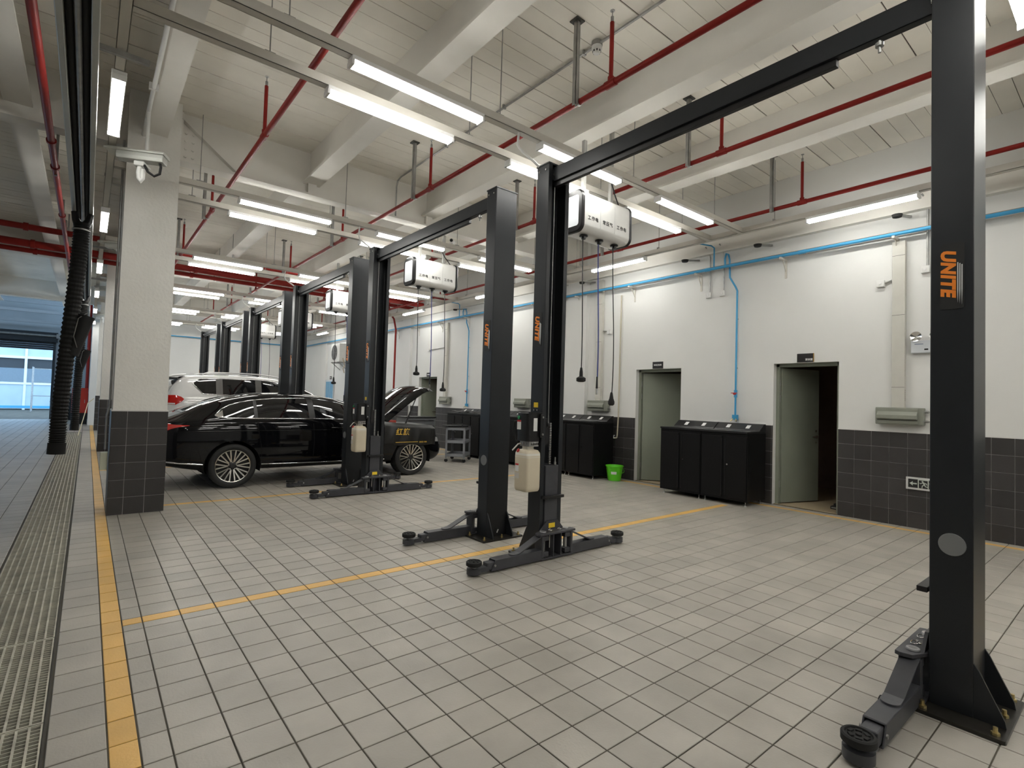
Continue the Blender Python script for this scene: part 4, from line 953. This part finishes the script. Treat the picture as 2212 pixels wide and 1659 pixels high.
def apply_mods(o):
    dg = bpy.context.evaluated_depsgraph_get(); dg.update()
    me = bpy.data.meshes.new_from_object(o.evaluated_get(dg)); old = o.data; o.modifiers.clear(); o.data = me; bpy.data.meshes.remove(old)
class Car:
    def __init__(s, name, T, x0, x1, paint, axles, arch_r, yw, loc):
        s.root = empty(name, loc); b = car_body(T, x0, x1).build('body', paint, s.root)
        sb = b.modifiers.new('s', 'SUBSURF'); sb.levels = sb.render_levels = 2; apply_mods(b)
        s.bvh = BVHTree.FromObject(b, bpy.context.evaluated_depsgraph_get())
        bm = bmesh.new(); bm.from_mesh(b.data)
        for ax in axles:                                           # open the wheel arches and draw the edge onto a circle
            def dist(v): return math.hypot(v.co.x-ax, v.co.z-.335)
            cand = [f for f in bm.faces if all(abs(v.co.y) > .60 for v in f.verts) and f.calc_center_median().z < .95 and math.hypot(f.calc_center_median().x-ax, f.calc_center_median().z-.335) < arch_r]
            bmesh.ops.delete(bm, geom=cand, context='FACES')
            rim_ = [v for v in bm.verts if v.is_boundary and abs(v.co.y) > .60 and dist(v) < arch_r+.15]
            for v in rim_:
                d = dist(v); k = arch_r/max(d, .01); v.co.x = ax+(v.co.x-ax)*k; v.co.z = max(.2, .335+(v.co.z-.335)*k)
        bm.to_mesh(b.data); bm.free(); s.body = b
        b.data.polygons.foreach_set('use_smooth', [True]*len(b.data.polygons)); b.data.set_sharp_from_angle(angle=math.radians(45))
        for ax in axles:
            for sg in (-1, 1): MB().lathe([(arch_r+.004, sg*.60), (arch_r+.002, sg*(yw-.004))], 28, (ax, 0, .335), 'y', math.radians(-14), math.radians(194)).build('wheel_arch', M_arch, s.root, 60)
    def side(s, x, z, sg=-1):
        h = s.bvh.ray_cast(Vector((x, sg*3, z)), Vector((0, -sg, 0))); return h[0].y if h[0] else sg*.9
    def topz(s, x, y):
        h = s.bvh.ray_cast(Vector((x, y, 4)), Vector((0, 0, -1))); return h[0].z if h[0] else 1
    def patch(s, name, lo, hi, x0, x1, m, sg=-1, off=.004, n=16, k=6, parent=None):
        V = []; Fc = []
        for i in range(n+1):
            x = x0+(x1-x0)*i/n; a, b = interp(lo, x), interp(hi, x)
            for j in range(k+1):
                z = a+(b-a)*j/k; V.append((x, s.side(x, z, sg)+sg*off, z))
        for i in range(n):
            for j in range(k): Fc.append((i*(k+1)+j, (i+1)*(k+1)+j, (i+1)*(k+1)+j+1, i*(k+1)+j+1))
        o = MB().add(V, Fc).build(name, m, parent or s.root, 60); return o
    def line(s, name, pts, r, m, sg=-1, off=.002, parent=None, sub=4):
        P = []
        for (a, b), (c, d) in zip(pts, pts[1:]):
            for q in range(sub): P.append((a+(c-a)*q/sub, b+(d-b)*q/sub))
        P.append(pts[-1])
        return MB().tube([(x, s.side(x, z, sg)+sg*off, z) for x, z in P], r, 6).build(name, m, parent or s.root, 60)
    def toppatch(s, name, xa, xb, yf, m, off=.004, n=12, k=12):
        V = []; Fc = []
        for i in range(n+1):
            x = xa+(xb-xa)*i/n; w = yf(x)
            for j in range(k+1):
                y = -w+2*w*j/k; V.append((x, y, s.topz(x, y)+off))
        for i in range(n):
            for j in range(k): Fc.append((i*(k+1)+j, (i+1)*(k+1)+j, (i+1)*(k+1)+j+1, i*(k+1)+j+1))
        return MB().add(V, Fc).build(name, m, s.root, 60)
def make_wheel(root, x, y, sg, R=.335, rr=.252, w=.235, spokes=10):
    wh = empty('wheel'); wh.parent = root; wh.location = (x, y, R); h = w/2
    t = MB().lathe([(rr-.004, -h*.86), (rr+.02, -h), (R-.03, -h*.98), (R-.006, -h*.82), (R, -h*.55), (R, h*.55), (R-.006, h*.82), (R-.03, h*.98), (rr+.02, h), (rr-.004, h*.86)], 48, axis='y'); t.build('tyre', M_tyre, wh, 40)
    MB().lathe([(rr, sg*h*.84), (rr-.006, sg*h*.90), (rr-.018, sg*h*.86), (rr-.02, sg*h*.5), (rr-.03, -sg*h*.8)], 48, axis='y').build('rim', M_rim, wh, 40)
    MB().lathe([(0, sg*h*.20), (rr-.02, sg*h*.20)], 32, axis='y').build('rim_back', M_rimd, wh, 40)
    sp = MB()
    for i in range(spokes):
        for q in (-1, 1):
            a = 2*math.pi*i/spokes; a1 = a+q*.10; a2 = a+q*.155
            p0 = Vector((.055*math.cos(a), sg*h*.62, .055*math.sin(a))); p1 = Vector(((rr-.012)*math.cos(a2), sg*h*.84, (rr-.012)*math.sin(a2)))
            tn = Vector((-math.sin(a2), 0, math.cos(a2)))
            n_ = len(sp.v); w0, w1, dd = .008, .0105, .022
            V = [p0-tn*w0, p0+tn*w0, p1+tn*w1, p1-tn*w1]; V += [v-Vector((0, sg*dd, 0)) for v in V]
            sp.add(V, [(0, 1, 2, 3), (4, 5, 6, 7), (0, 1, 5, 4), (1, 2, 6, 5), (2, 3, 7, 6), (3, 0, 4, 7)])
    sp.build('spokes', M_rim, wh)
    MB().lathe([(0, sg*h*.72), (.030, sg*h*.72), (.036, sg*h*.66), (.075, sg*h*.60), (.078, sg*h*.4)], 24, axis='y').build('hub', M_rimd, wh, 40)
    nb_ = MB()
    for i in range(5):
        a = 2*math.pi*i/5+.3; nb_.cyl((.055*math.cos(a), sg*h*.60, .055*math.sin(a)), (.055*math.cos(a), sg*h*.68, .055*math.sin(a)), .010, 6)
    nb_.build('wheel_nuts', M_rim, wh)
    return wh
# ---------------------------------------------------------------- black fastback sedan
CY = 9.78
TS = dict(top=[(.60, .86), (.70, 1.00), (.98, 1.062), (1.18, 1.16), (1.41, 1.27), (1.62, 1.345), (1.81, 1.39), (1.98, 1.425), (2.22, 1.46), (2.51, 1.472), (2.83, 1.472), (3.17, 1.45), (3.48, 1.40), (3.69, 1.34), (4.0, 1.20), (4.30, 1.05), (4.50, .955), (4.8, .91), (5.2, .88), (5.45, .80), (5.62, .62), (5.70, .50)],
          belt=[(.60, .82), (.75, .94), (.98, 1.0), (1.3, 1.035), (1.6, 1.05), (2.5, 1.045), (3.4, 1.035), (4.2, .985), (4.6, .93), (5.1, .86), (5.4, .76), (5.62, .58), (5.70, .47)],
          bot=[(.60, .52), (.70, .40), (.94, .33), (1.37, .245), (2.1, .235), (4.3, .235), (5.1, .20), (5.4, .22), (5.62, .30), (5.70, .38)],
          w=[(.60, .66), (.70, .80), (.85, .875), (1.1, .92), (1.5, .945), (1.9, .955), (4.4, .955), (4.9, .945), (5.2, .90), (5.45, .79), (5.62, .60), (5.70, .40)],
          wr=[(.60, .50), (.9, .56), (1.4, .58), (2.0, .60), (2.6, .61), (3.2, .60), (3.7, .60), (4.2, .68), (4.6, .74), (5.2, .72), (5.70, .34)])
car = Car('sedan', TS, .60, 5.70, M_bpaint, (1.77, 4.80), .385, .955, (0, CY, 0))
for ax in (1.77, 4.80):
    for sg in (-1, 1):
        make_wheel(car.root, ax, sg*.825, sg)
        MB().cyl((ax, sg*.69, .335), (ax, sg*.725, .335), .34, 28).build('wheel_liner', M_arch, car.root)
hi = [(1.52, 1.10), (1.60, 1.19), (1.72, 1.255), (1.88, 1.305), (2.10, 1.345), (2.35, 1.372), (2.65, 1.385), (2.90, 1.385), (3.08, 1.375), (3.26, 1.355), (3.45, 1.32), (3.70, 1.24), (3.90, 1.15), (4.05, 1.075)]
lo = [(1.52, 1.09), (1.62, 1.066), (2.0, 1.062), (2.9, 1.057), (3.5, 1.05), (4.05, 1.035)]
for sg in (-1, 1):
    car.patch('quarter_glass', lo, hi, 1.60, 2.06, M_glass, sg); car.patch('rear_door_glass', lo, hi, 2.10, 2.90, M_glass, sg); car.patch('front_door_glass', lo, hi, 2.99, 3.98, M_glass, sg)
    car.patch('window_pillar', lo, hi, 2.895, 2.995, M_black, sg, .006, 4); car.patch('window_pillar', lo, hi, 2.055, 2.105, M_black, sg, .006, 4)
    car.line('window_chrome', [(4.05, 1.035), (3.5, 1.048), (2.9, 1.055), (2.0, 1.06), (1.66, 1.062), (1.56, 1.075), (1.51, 1.10)], .009, M_trim, sg)
    car.line('window_chrome', [(1.51, 1.10)]+hi[1:], .010, M_trim, sg); car.patch('chrome_wedge', [(1.515, 1.09), (1.60, 1.072), (1.68, 1.066)], [(1.515, 1.105), (1.60, 1.165), (1.68, 1.235)], 1.515, 1.62, M_trim, sg, .007, 5)
    car.line('door_gap', [(2.09, 1.05), (2.12, .80), (2.16, .60), (2.17, .36)], .003, M_seam, sg, 0); car.line('door_gap', [(2.95, 1.05), (2.97, .7), (2.96, .34)], .003, M_seam, sg, 0); car.line('door_gap', [(4.02, 1.03), (4.05, .7), (4.02, .34)], .003, M_seam, sg, 0)
    car.line('sill_chrome', [(2.17, .345), (2.8, .335), (4.25, .325)], .010, M_trim, sg); car.line('sill_chrome', [(.84, .44), (1.10, .40), (1.37, .375)], .011, M_trim, sg)
    for x in (2.35, 3.25): car.line('door_handle', [(x, .905), (x+.24, .90)], .013, M_bpaint, sg, .012)
    car.line('crease', [(1.15, .87), (1.5, .865), (2.1, .87), (3.4, .87), (4.2, .86)], .005, M_bpaint, sg, .001)
    car.patch('tail_lamp', [(.70, .85), (.88, .865), (.96, .905), (1.04, .928), (1.18, .948)], [(.70, .99), (.92, .978), (1.0, .962), (1.10, .96), (1.18, .957)], .72, 1.18, M_tail, sg, .005, 14, 4)
    car.patch('head_lamp', [(5.30, .62), (5.50, .60)], [(5.30, .72), (5.50, .68)], 5.30, 5.50, mat('lamp_lens', (.5, .5, .5), .1, coat=1), sg, .004)
    mr_ = MB().lathe([(0, -.10), (.055, -.085), (.08, 0), (.05, .085), (0, .09)], 14, (3.98, sg*1.03, 1.09), 'x'); mr_.build('door_mirror', M_bpaint, car.root, 40); MB().bar((3.95, sg*.90, 1.045), (3.96, sg*1.0, 1.055), .06, .02).build('mirror_stem', M_bpaint, car.root)
car.toppatch('windscreen', 3.52, 4.28, lambda x: .58+(x-3.52)*.10, M_glass); car.toppatch('rear_window', 1.12, 1.92, lambda x: .50+.03*(x-1.12), M_glass)
MB().prism([(1.93, 1.435), (2.08, 1.458), (2.02, 1.50), (1.97, 1.495)], -.015, .015, 'y').build('roof_antenna', M_bpaint, car.root)
# engine bay top and raised bonnet
hd = MB(); nU, nV = 14, 16; HL, HA = 1.16, math.radians(37.5); V = []
for layer in (0, 1):
    for i in range(nU+1):
        u = i/nU; r_ = HL*u; bend = -.10*max(0, (u-.80)/.20)**2-.02*u
        for j in range(nV+1):
            v = -1+2*j/nV; wy = (.70+.03*math.sin(u*math.pi)-.06*max(0, (u-.85)/.15)**2)*v
            crown = .075*(1-v*v)+.035*math.sin(u*math.pi)-.05*max(0, abs(v)-.88)/.12
            lz = crown+bend-layer*(.03 if 0 < i < nU and 0 < j < nV else .012)
            V.append((4.36+r_*math.cos(HA)-lz*math.sin(HA), wy, 1.03+r_*math.sin(HA)+lz*math.cos(HA)))
Fc = []; K = nV+1; N = (nU+1)*K
for i in range(nU):
    for j in range(nV):
        q = (i*K+j, (i+1)*K+j, (i+1)*K+j+1, i*K+j+1); Fc.append(q); Fc.append(tuple(N+a for a in q[::-1]))
bnd = [i*K for i in range(nU+1)]+[nU*K+j for j in range(1, nV+1)]+[i*K+nV for i in range(nU-1, -1, -1)]+[j for j in range(nV-1, 0, -1)]
for a, b in zip(bnd, bnd[1:]+bnd[:1]): Fc.append((a, b, N+b, N+a))
MB().add(V, Fc).build('raised_bonnet', M_bpaint, car.root, 50)
for sg in (-1, 1): MB().cyl((4.78, sg*.66, .92), (5.00, sg*.66, 1.46), .010, 8).cyl((4.78, sg*.66, .92), (4.89, sg*.66, 1.19), .016, 8).build('gas_strut', M_black, car.root, 40)
MB().box(4.50, 5.38, -.55, .55, .86, .93).build('engine_cover', M_black, car.root, bevel=.03)
MB().box(4.45, 4.62, -.62, -.35, .90, 1.02).build('fluid_bottle', mat('bottle_red', (.45, .05, .03), .4), car.root, bevel=.02)
tag(car.root, 'black fastback sedan parked across the lift with its bonnet raised', 'car')
# cover with gold lettering over the near front wing
cv = empty('fender_cover', (4.22, CY-.955, .6)); n, k = 40, 22; V = []; rnd = random.Random(3)
for i in range(n+1):
    u = i/n; x = 4.20+1.13*u
    for j in range(k+1):
        v = j/k; L_ = v*.62
        sx = x; wd = interp(TS['w'], x); edge = CY-wd-.012
        fold = .010*math.sin(9*u*math.pi+4*v)*v+.012*math.sin(23*u+6*v)*(v > .35)*(v-.35)
        if L_ < .24: yy = edge+.24-L_+.02; zz = .985-.09*u+.02*math.sin(math.pi*L_/.24)-.02*(L_ > .16)*(L_-.16)/.08
        else: yy = edge-.012-fold-.02*math.sin((L_-.24)/.38*math.pi); zz = .965-.09*u-(L_-.24)*(1-.10*u)+.02*u*v+.012*math.sin(5*u*math.pi)*(v > .9)
        V.append((sx-4.22, yy-(CY-.955), zz-.6))
Fc = [(i*(k+1)+j, (i+1)*(k+1)+j, (i+1)*(k+1)+j+1, i*(k+1)+j+1) for i in range(n) for j in range(k)]
o = MB().add(V, Fc).build('cloth', mat('black_vinyl', (.012, .012, .012), .38), cv, 70); sd = o.modifiers.new('thick', 'SOLIDIFY'); sd.thickness = .004; sd.offset = 0
M_gold = mat('gold_print', (.75, .48, .08), .35, .4)
place_text('gold_lettering', text_mesh('红旗', .135, bold=.002, spacing=1.15, shear=.15), M_gold, cv, (.33, -.072, .215), (1, 0, 0), (0, .06, 1))
MB().box(.20, .66, -.060, -.058, .026, .036).build('gold_bar', M_gold, cv)
place_text('gold_lettering', text_mesh('SINCE 1958', .034, bold=.001), M_gold, cv, (.78, -.036, .024), (1, .10, 0), (0, 0, 1))
tag(cv, 'black fender cover with gold lettering draped over the sedan wing', 'fender cover')
# ---------------------------------------------------------------- white SUV
VY = 13.85
TV = dict(top=[(1.20, .95), (1.24, 1.22), (1.33, 1.46), (1.45, 1.68), (1.56, 1.78), (1.72, 1.81), (2.2, 1.845), (2.7, 1.855), (3.1, 1.845), (3.5, 1.81), (3.9, 1.72), (4.3, 1.52), (4.7, 1.26), (4.9, 1.16), (5.4, 1.10), (5.75, .98), (5.95, .75), (6.02, .6)],
          belt=[(1.20, .92), (1.24, 1.18), (1.33, 1.36), (2.0, 1.38), (3.4, 1.37), (4.3, 1.28), (4.8, 1.15), (5.4, 1.03), (5.8, .88), (6.02, .55)],
          bot=[(1.20, .60), (1.3, .42), (1.6, .34), (2.4, .30), (5.0, .30), (5.6, .34), (6.02, .45)],
          w=[(1.20, .78), (1.30, .87), (1.5, .92), (2.0, .95), (5.0, .95), (5.5, .90), (5.85, .74), (6.02, .5)],
          wr=[(1.20, .60), (1.5, .70), (2.2, .72), (3.2, .71), (3.9, .68), (4.6, .70), (5.2, .72), (6.02, .4)])
suv = Car('suv', TV, 1.20, 6.02, M_wpaint, (2.18, 4.98), .42, .95, (0, VY, 0))
for ax in (2.18, 4.98):
    for sg in (-1, 1):
        make_wheel(suv.root, ax, sg*.82, sg, .37, .25, .23, 8); MB().cyl((ax, sg*.69, .36), (ax, sg*.725, .36), .37, 28).build('wheel_liner', M_arch, suv.root)
vhi = [(1.76, 1.63), (1.88, 1.715), (2.2, 1.735), (2.8, 1.74), (3.2, 1.735), (3.6, 1.70), (4.0, 1.60), (4.4, 1.42)]
vlo = [(1.76, 1.62), (1.95, 1.405), (2.2, 1.40), (3.4, 1.395), (4.4, 1.33)]
for sg in (-1, 1):
    suv.patch('quarter_glass', vlo, vhi, 1.78, 2.20, M_glass, sg); suv.patch('rear_door_glass', vlo, vhi, 2.32, 3.00, M_glass, sg); suv.patch('front_door_glass', vlo, vhi, 3.12, 4.30, M_glass, sg)
    pg_ = mat('pillar_grey', (.10, .095, .09), .4); suv.patch('window_pillar', vlo, vhi, 2.195, 2.325, pg_, sg, .006, 4); suv.patch('window_pillar', vlo, vhi, 2.995, 3.125, pg_, sg, .006, 4)
    suv.line('window_chrome', [(4.4, 1.325), (3.4, 1.39), (2.2, 1.395), (1.95, 1.40), (1.75, 1.62), (1.87, 1.72), (2.3, 1.745), (3.2, 1.745), (3.6, 1.71), (4.0, 1.61)], .010, M_trim, sg)
    suv.patch('tail_lamp', [(1.245, 1.17), (1.45, 1.16), (1.55, 1.22), (1.60, 1.28)], [(1.245, 1.36), (1.45, 1.365), (1.55, 1.33), (1.60, 1.285)], 1.25, 1.60, M_tail, sg, .006, 14, 5)
    suv.patch('lamp_reversing', [(1.26, 1.175), (1.44, 1.17)], [(1.26, 1.20), (1.44, 1.195)], 1.26, 1.44, M_label, sg, .009, 6, 2)
    rl = [(1.95, 1.83), (2.05, 1.875), (2.6, 1.895), (3.1, 1.885), (3.5, 1.845), (3.62, 1.80)]
    MB().tube([(x, sg*.63, z) for x, z in rl], .016, 8).build('roof_rail', mat('rail_silver', (.60, .60, .61), .3, .8), suv.root, 60)
    suv.line('door_gap', [(2.22, 1.39), (2.25, 1.0), (2.4, .75)], .003, mat('suv_gap', (.12, .12, .12), .8), sg, 0); suv.line('door_gap', [(3.06, 1.39), (3.08, .9), (3.05, .42)], .003, mat('suv_gap', (.12, .12, .12), .8), sg, 0)
    suv.line('crease', [(1.62, 1.25), (2.2, 1.24), (3.4, 1.22), (4.6, 1.16)], .006, M_wpaint, sg, .002)
MB().prism([(1.30, 1.735), (1.62, 1.79), (1.66, 1.83), (1.40, 1.80), (1.31, 1.76)], -.60, .60, 'y').build('roof_spoiler', M_wpaint, suv.root, bevel=.012)
MB().box(1.33, 1.50, -.58, .58, 1.705, 1.745).build('spoiler_underside', M_black, suv.root, bevel=.01)
suv.toppatch('tailgate_glass', 1.345, 1.47, lambda x: .60, M_glass, .006, 6, 10); suv.toppatch('windscreen', 3.95, 4.62, lambda x: .62, M_glass)
MB().prism([(1.72, 1.80), (1.90, 1.825), (1.86, 1.875), (1.80, 1.87)], -.012, .012, 'y').build('roof_antenna', M_wpaint, suv.root)
tag(suv.root, 'white SUV with red tail lamps standing behind the black sedan', 'car')
# ================================================================ FAR END
ac = empty('air_conditioner', (8.0, 21.2, 2.83)); M_ac = mat('ac_white', (.66, .66, .63), .5)
MB().box(-.17, .17, -.45, .45, .0, .75).build('casing', M_ac, ac, bevel=.012)
MB().lathe([(0, -.172), (.30, -.172), (.315, -.176), (.315, -.17)], 32, (0, .10, .39), 'x').build('fan_opening', mat('fan_dark', (.05, .05, .05), .6), ac, 40)
gr = MB()
for r_ in (.08, .15, .22, .29): gr.lathe([(r_-.004, -.178), (r_+.004, -.178)], 28, (0, .10, .39), 'x')
for i in range(8):
    a = i*math.pi/4; gr.bar((-.179, .10, .39), (-.179, .10+.31*math.cos(a), .39+.31*math.sin(a)), .006, .004)
gr.build('fan_grille', mat('mid_grey', (.35, .35, .36), .5), ac)
for y in (-.35, .35): MB().bar((.19, y, -.02), (-.20, y, -.02), .04, .03).bar((.19, y, -.30), (-.15, y, -.03), .03, .02).build('bracket', M_steel, ac)
MB().tube([(-.02, -.46, .15), (-.02, -.52, .05), (.05, -.50, -.15), (.0, -.46, -.28), (.06, -.45, -.45)], .02, 8).build('refrigerant_pipe', mat('wrap_beige', (.45, .38, .28), .7), ac, 60)
tag(ac, 'white outdoor air-conditioner unit bracketed on the far right wall', 'air conditioner')
bw = empty('blue_door', (WX-.02, 22.6, 0)); MB().box(-.03, .0, -.45, .45, 0, 2.12).build('frame', mat('window_frame', (.60, .66, .70), .5), bw)
for s in (-1, 1): MB().box(-.04, -.028, *sorted((s*.02, s*.41)), .08, 2.05).build('pane', mat('blue_door_glass', (.16, .40, .62), .15), bw)  # both panes share one even blue
tag(bw, 'blue glazed door in the far right wall past the sedan', 'door')
ds = door_sign(22.6, 2.22, .2, .13, None, .03, 0, 0, 'small black sign above the blue glazed door')
# aisle end: hydrant cabinet, stand pipe, leaning pole, bins
rc = empty('fire_cabinet', (-.21, 27.2, .0)); MB().box(-.25, .25, -.15, .15, .45, 1.45).build('cabinet', mat('cabinet_red', (.50, .035, .02), .4), rc, bevel=.01); MB().box(-.22, .22, -.158, -.15, .50, 1.40).build('door', mat('cabinet_red', (.50, .035, .02), .4), rc, bevel=.006); MB().box(-.25, .25, -.12, .12, 0, .45).build('plinth', M_black, rc); MB().box(.14, .16, -.17, -.158, .85, .98).build('handle', M_chrome, rc)
tag(rc, 'red fire cabinet at the far end of the aisle', 'fire cabinet')
sp_ = empty('stand_pipe', (-.02, 26.9, 0)); MB().cyl((0, 0, 1.45), (0, 0, 4.9), .055, 12).build('pipe', M_red, sp_, 40); MB().cyl((0, 0, 4.9), (0, 0, SLAB), .07, 12).build('flange', M_red, sp_, 40); tag(sp_, 'red vertical stand pipe above the far fire cabinet', 'pipe')
lp = empty('leaning_pole', (-.16, 20.6, 0)); MB().tube([(0, 0, .0), (.10, 1.0, .45), (.20, 2.1, .95), (.35, 2.43, 1.10)], .012, 8).build('pole', mat('pale_wood', (.62, .56, .38), .6), lp, 60); tag(lp, 'pale pole leaning on the far column over the drain end', 'pole')
for i, (x, y, h, r_) in enumerate(((-.35, 30.6, .95, .30), (-1.0, 30.9, .80, .26), (-.24, 29.6, .60, .22))):
    b = empty('waste_bin', (x, y, 0)); MB().lathe([(0, 0), (r_*.82, 0), (r_, h), (r_*1.04, h+.02), (0, h+.05)], 20).build('bin', M_rubber, b, 40); MB().cyl((-.12, 0, h+.05), (.12, 0, h+.05), .02, 8).build('lid_handle', M_rubber, b, 40)
    tag(b, ('tall black bin at the far end beside the roller door', 'shorter black bin nearest the roller door opening', 'low black bin close to the red fire cabinet')[i], 'bin', 'black bins at the aisle end')
# roller door box and guides
rd = empty('roller_door', ((DX0+DX1)/2, YF-.02, 0)); hw = (DX1-DX0)/2; M_rd = mat('roller_dark', (.035, .04, .045), .5, .3)
MB().box(-hw-.15, hw+.15, -.28, 0, DZ-.05, DZ+.38).build('roller_box', M_rd, rd, bevel=.01)
MB().cyl((-hw-.1, -.34, DZ+.22), (hw+.35, -.34, DZ+.22), .05, 12).build('shaft', M_steel, rd, 40); MB().box(hw+.1, hw+.5, -.42, -.25, DZ+.12, DZ+.32).build('motor', M_steel, rd, bevel=.01)
for s in (-1, 1): MB().box(*sorted((s*hw, s*(hw+.09))), -.09, 0, 0, DZ).build('guide', M_rd, rd)
for i in range(4): MB().box(-hw, hw, -.06, -.02, DZ-.05-.09*(i+1)+.004, DZ-.05-.09*i).build('slat', M_rd, rd, bevel=.006)
tag(rd, 'dark roller door rolled up at the far end of the aisle', 'roller door')
# steel framing over the aisle end
for i, (z, y) in enumerate(((4.55, 29.0), (5.05, 30.2), (4.30, 30.9))):
    o = MB().bar((XL, y, z), (.1, y, z), .08, .12).build('trim_rail', mat('cool_steel', (.35, .38, .40), .5, .2)); o['kind'] = 'structure'
# building across the yard
yb_ = empty('yard_building', (-3, 44, 0)); M_pan = mat('yard_panel', (.42, .52, .60), .8, noise=1, nscale=.8, nstr=.12); M_frm = mat('yard_frame', (.70, .74, .78), .6)
for i in range(-5, 5):
    MB().box(i*2.4+.03, i*2.4+2.37, 0, .15, 3.3, 7.5).build('upper_panel', M_pan, yb_); MB().box(i*2.4+.03, i*2.4+2.37, -.05, .15, .25, 1.6).build('lower_panel', M_pan, yb_)
    MB().box(i*2.4-.06, i*2.4+.06, -.08, .12, 0, 7.5).build('post', M_frm, yb_)
MB().box(-12, 12, -.06, .14, 3.15, 3.3).build('lintel', M_frm, yb_); MB().box(-12, 12, -.10, .14, 1.55, 1.68).build('ledge', M_frm, yb_); MB().box(-12, 12, .05, .25, 2.55, 3.15).build('opening_shade_strip', mat('opening_shade', (.04, .045, .05), .6), yb_)  # dark sheet under the lintel stands in for shade in the opening
MB().box(-12, 12, -.09, .14, .10, .25).build('blue_plinth', mat('plinth_blue', (.08, .35, .60), .5), yb_)
MB().box(-12, 12, 5.0, 5.2, 0, 3.2).build('rear_wall', mat('yard_rear', (.60, .66, .70), .8), yb_); MB().box(-12, 12, 0, 5.2, 7.5, 7.7).build('roof', M_frm, yb_)
MB().box(-12, 12, .15, 5.0, .02, .06).build('floor_slab', mat('yard_concrete', (.55, .55, .53), .9), yb_)
for s in (-12, 11.85): MB().box(s, s+.15, .15, 5.0, .06, 7.5).build('end_wall', M_pan, yb_)
tag(yb_, 'pale blue-grey building across the yard seen through the open roller door', 'building')
sc = empty('scaffold', (-1.9, 41.5, 0))
for x in (-.6, .6):
    for y in (-.4, .4): MB().cyl((x, y, -.02), (x, y, 2.6), .025, 8).build('upright', M_steel, sc, 40)
for z in (.9, 1.7, 2.5): MB().bar((-.6, -.4, z), (.6, -.4, z), .03, .03).bar((-.6, .4, z), (.6, .4, z), .03, .03).build('ledger', M_steel, sc)
tag(sc, 'thin steel scaffold in the yard outside the roller door', 'scaffold')
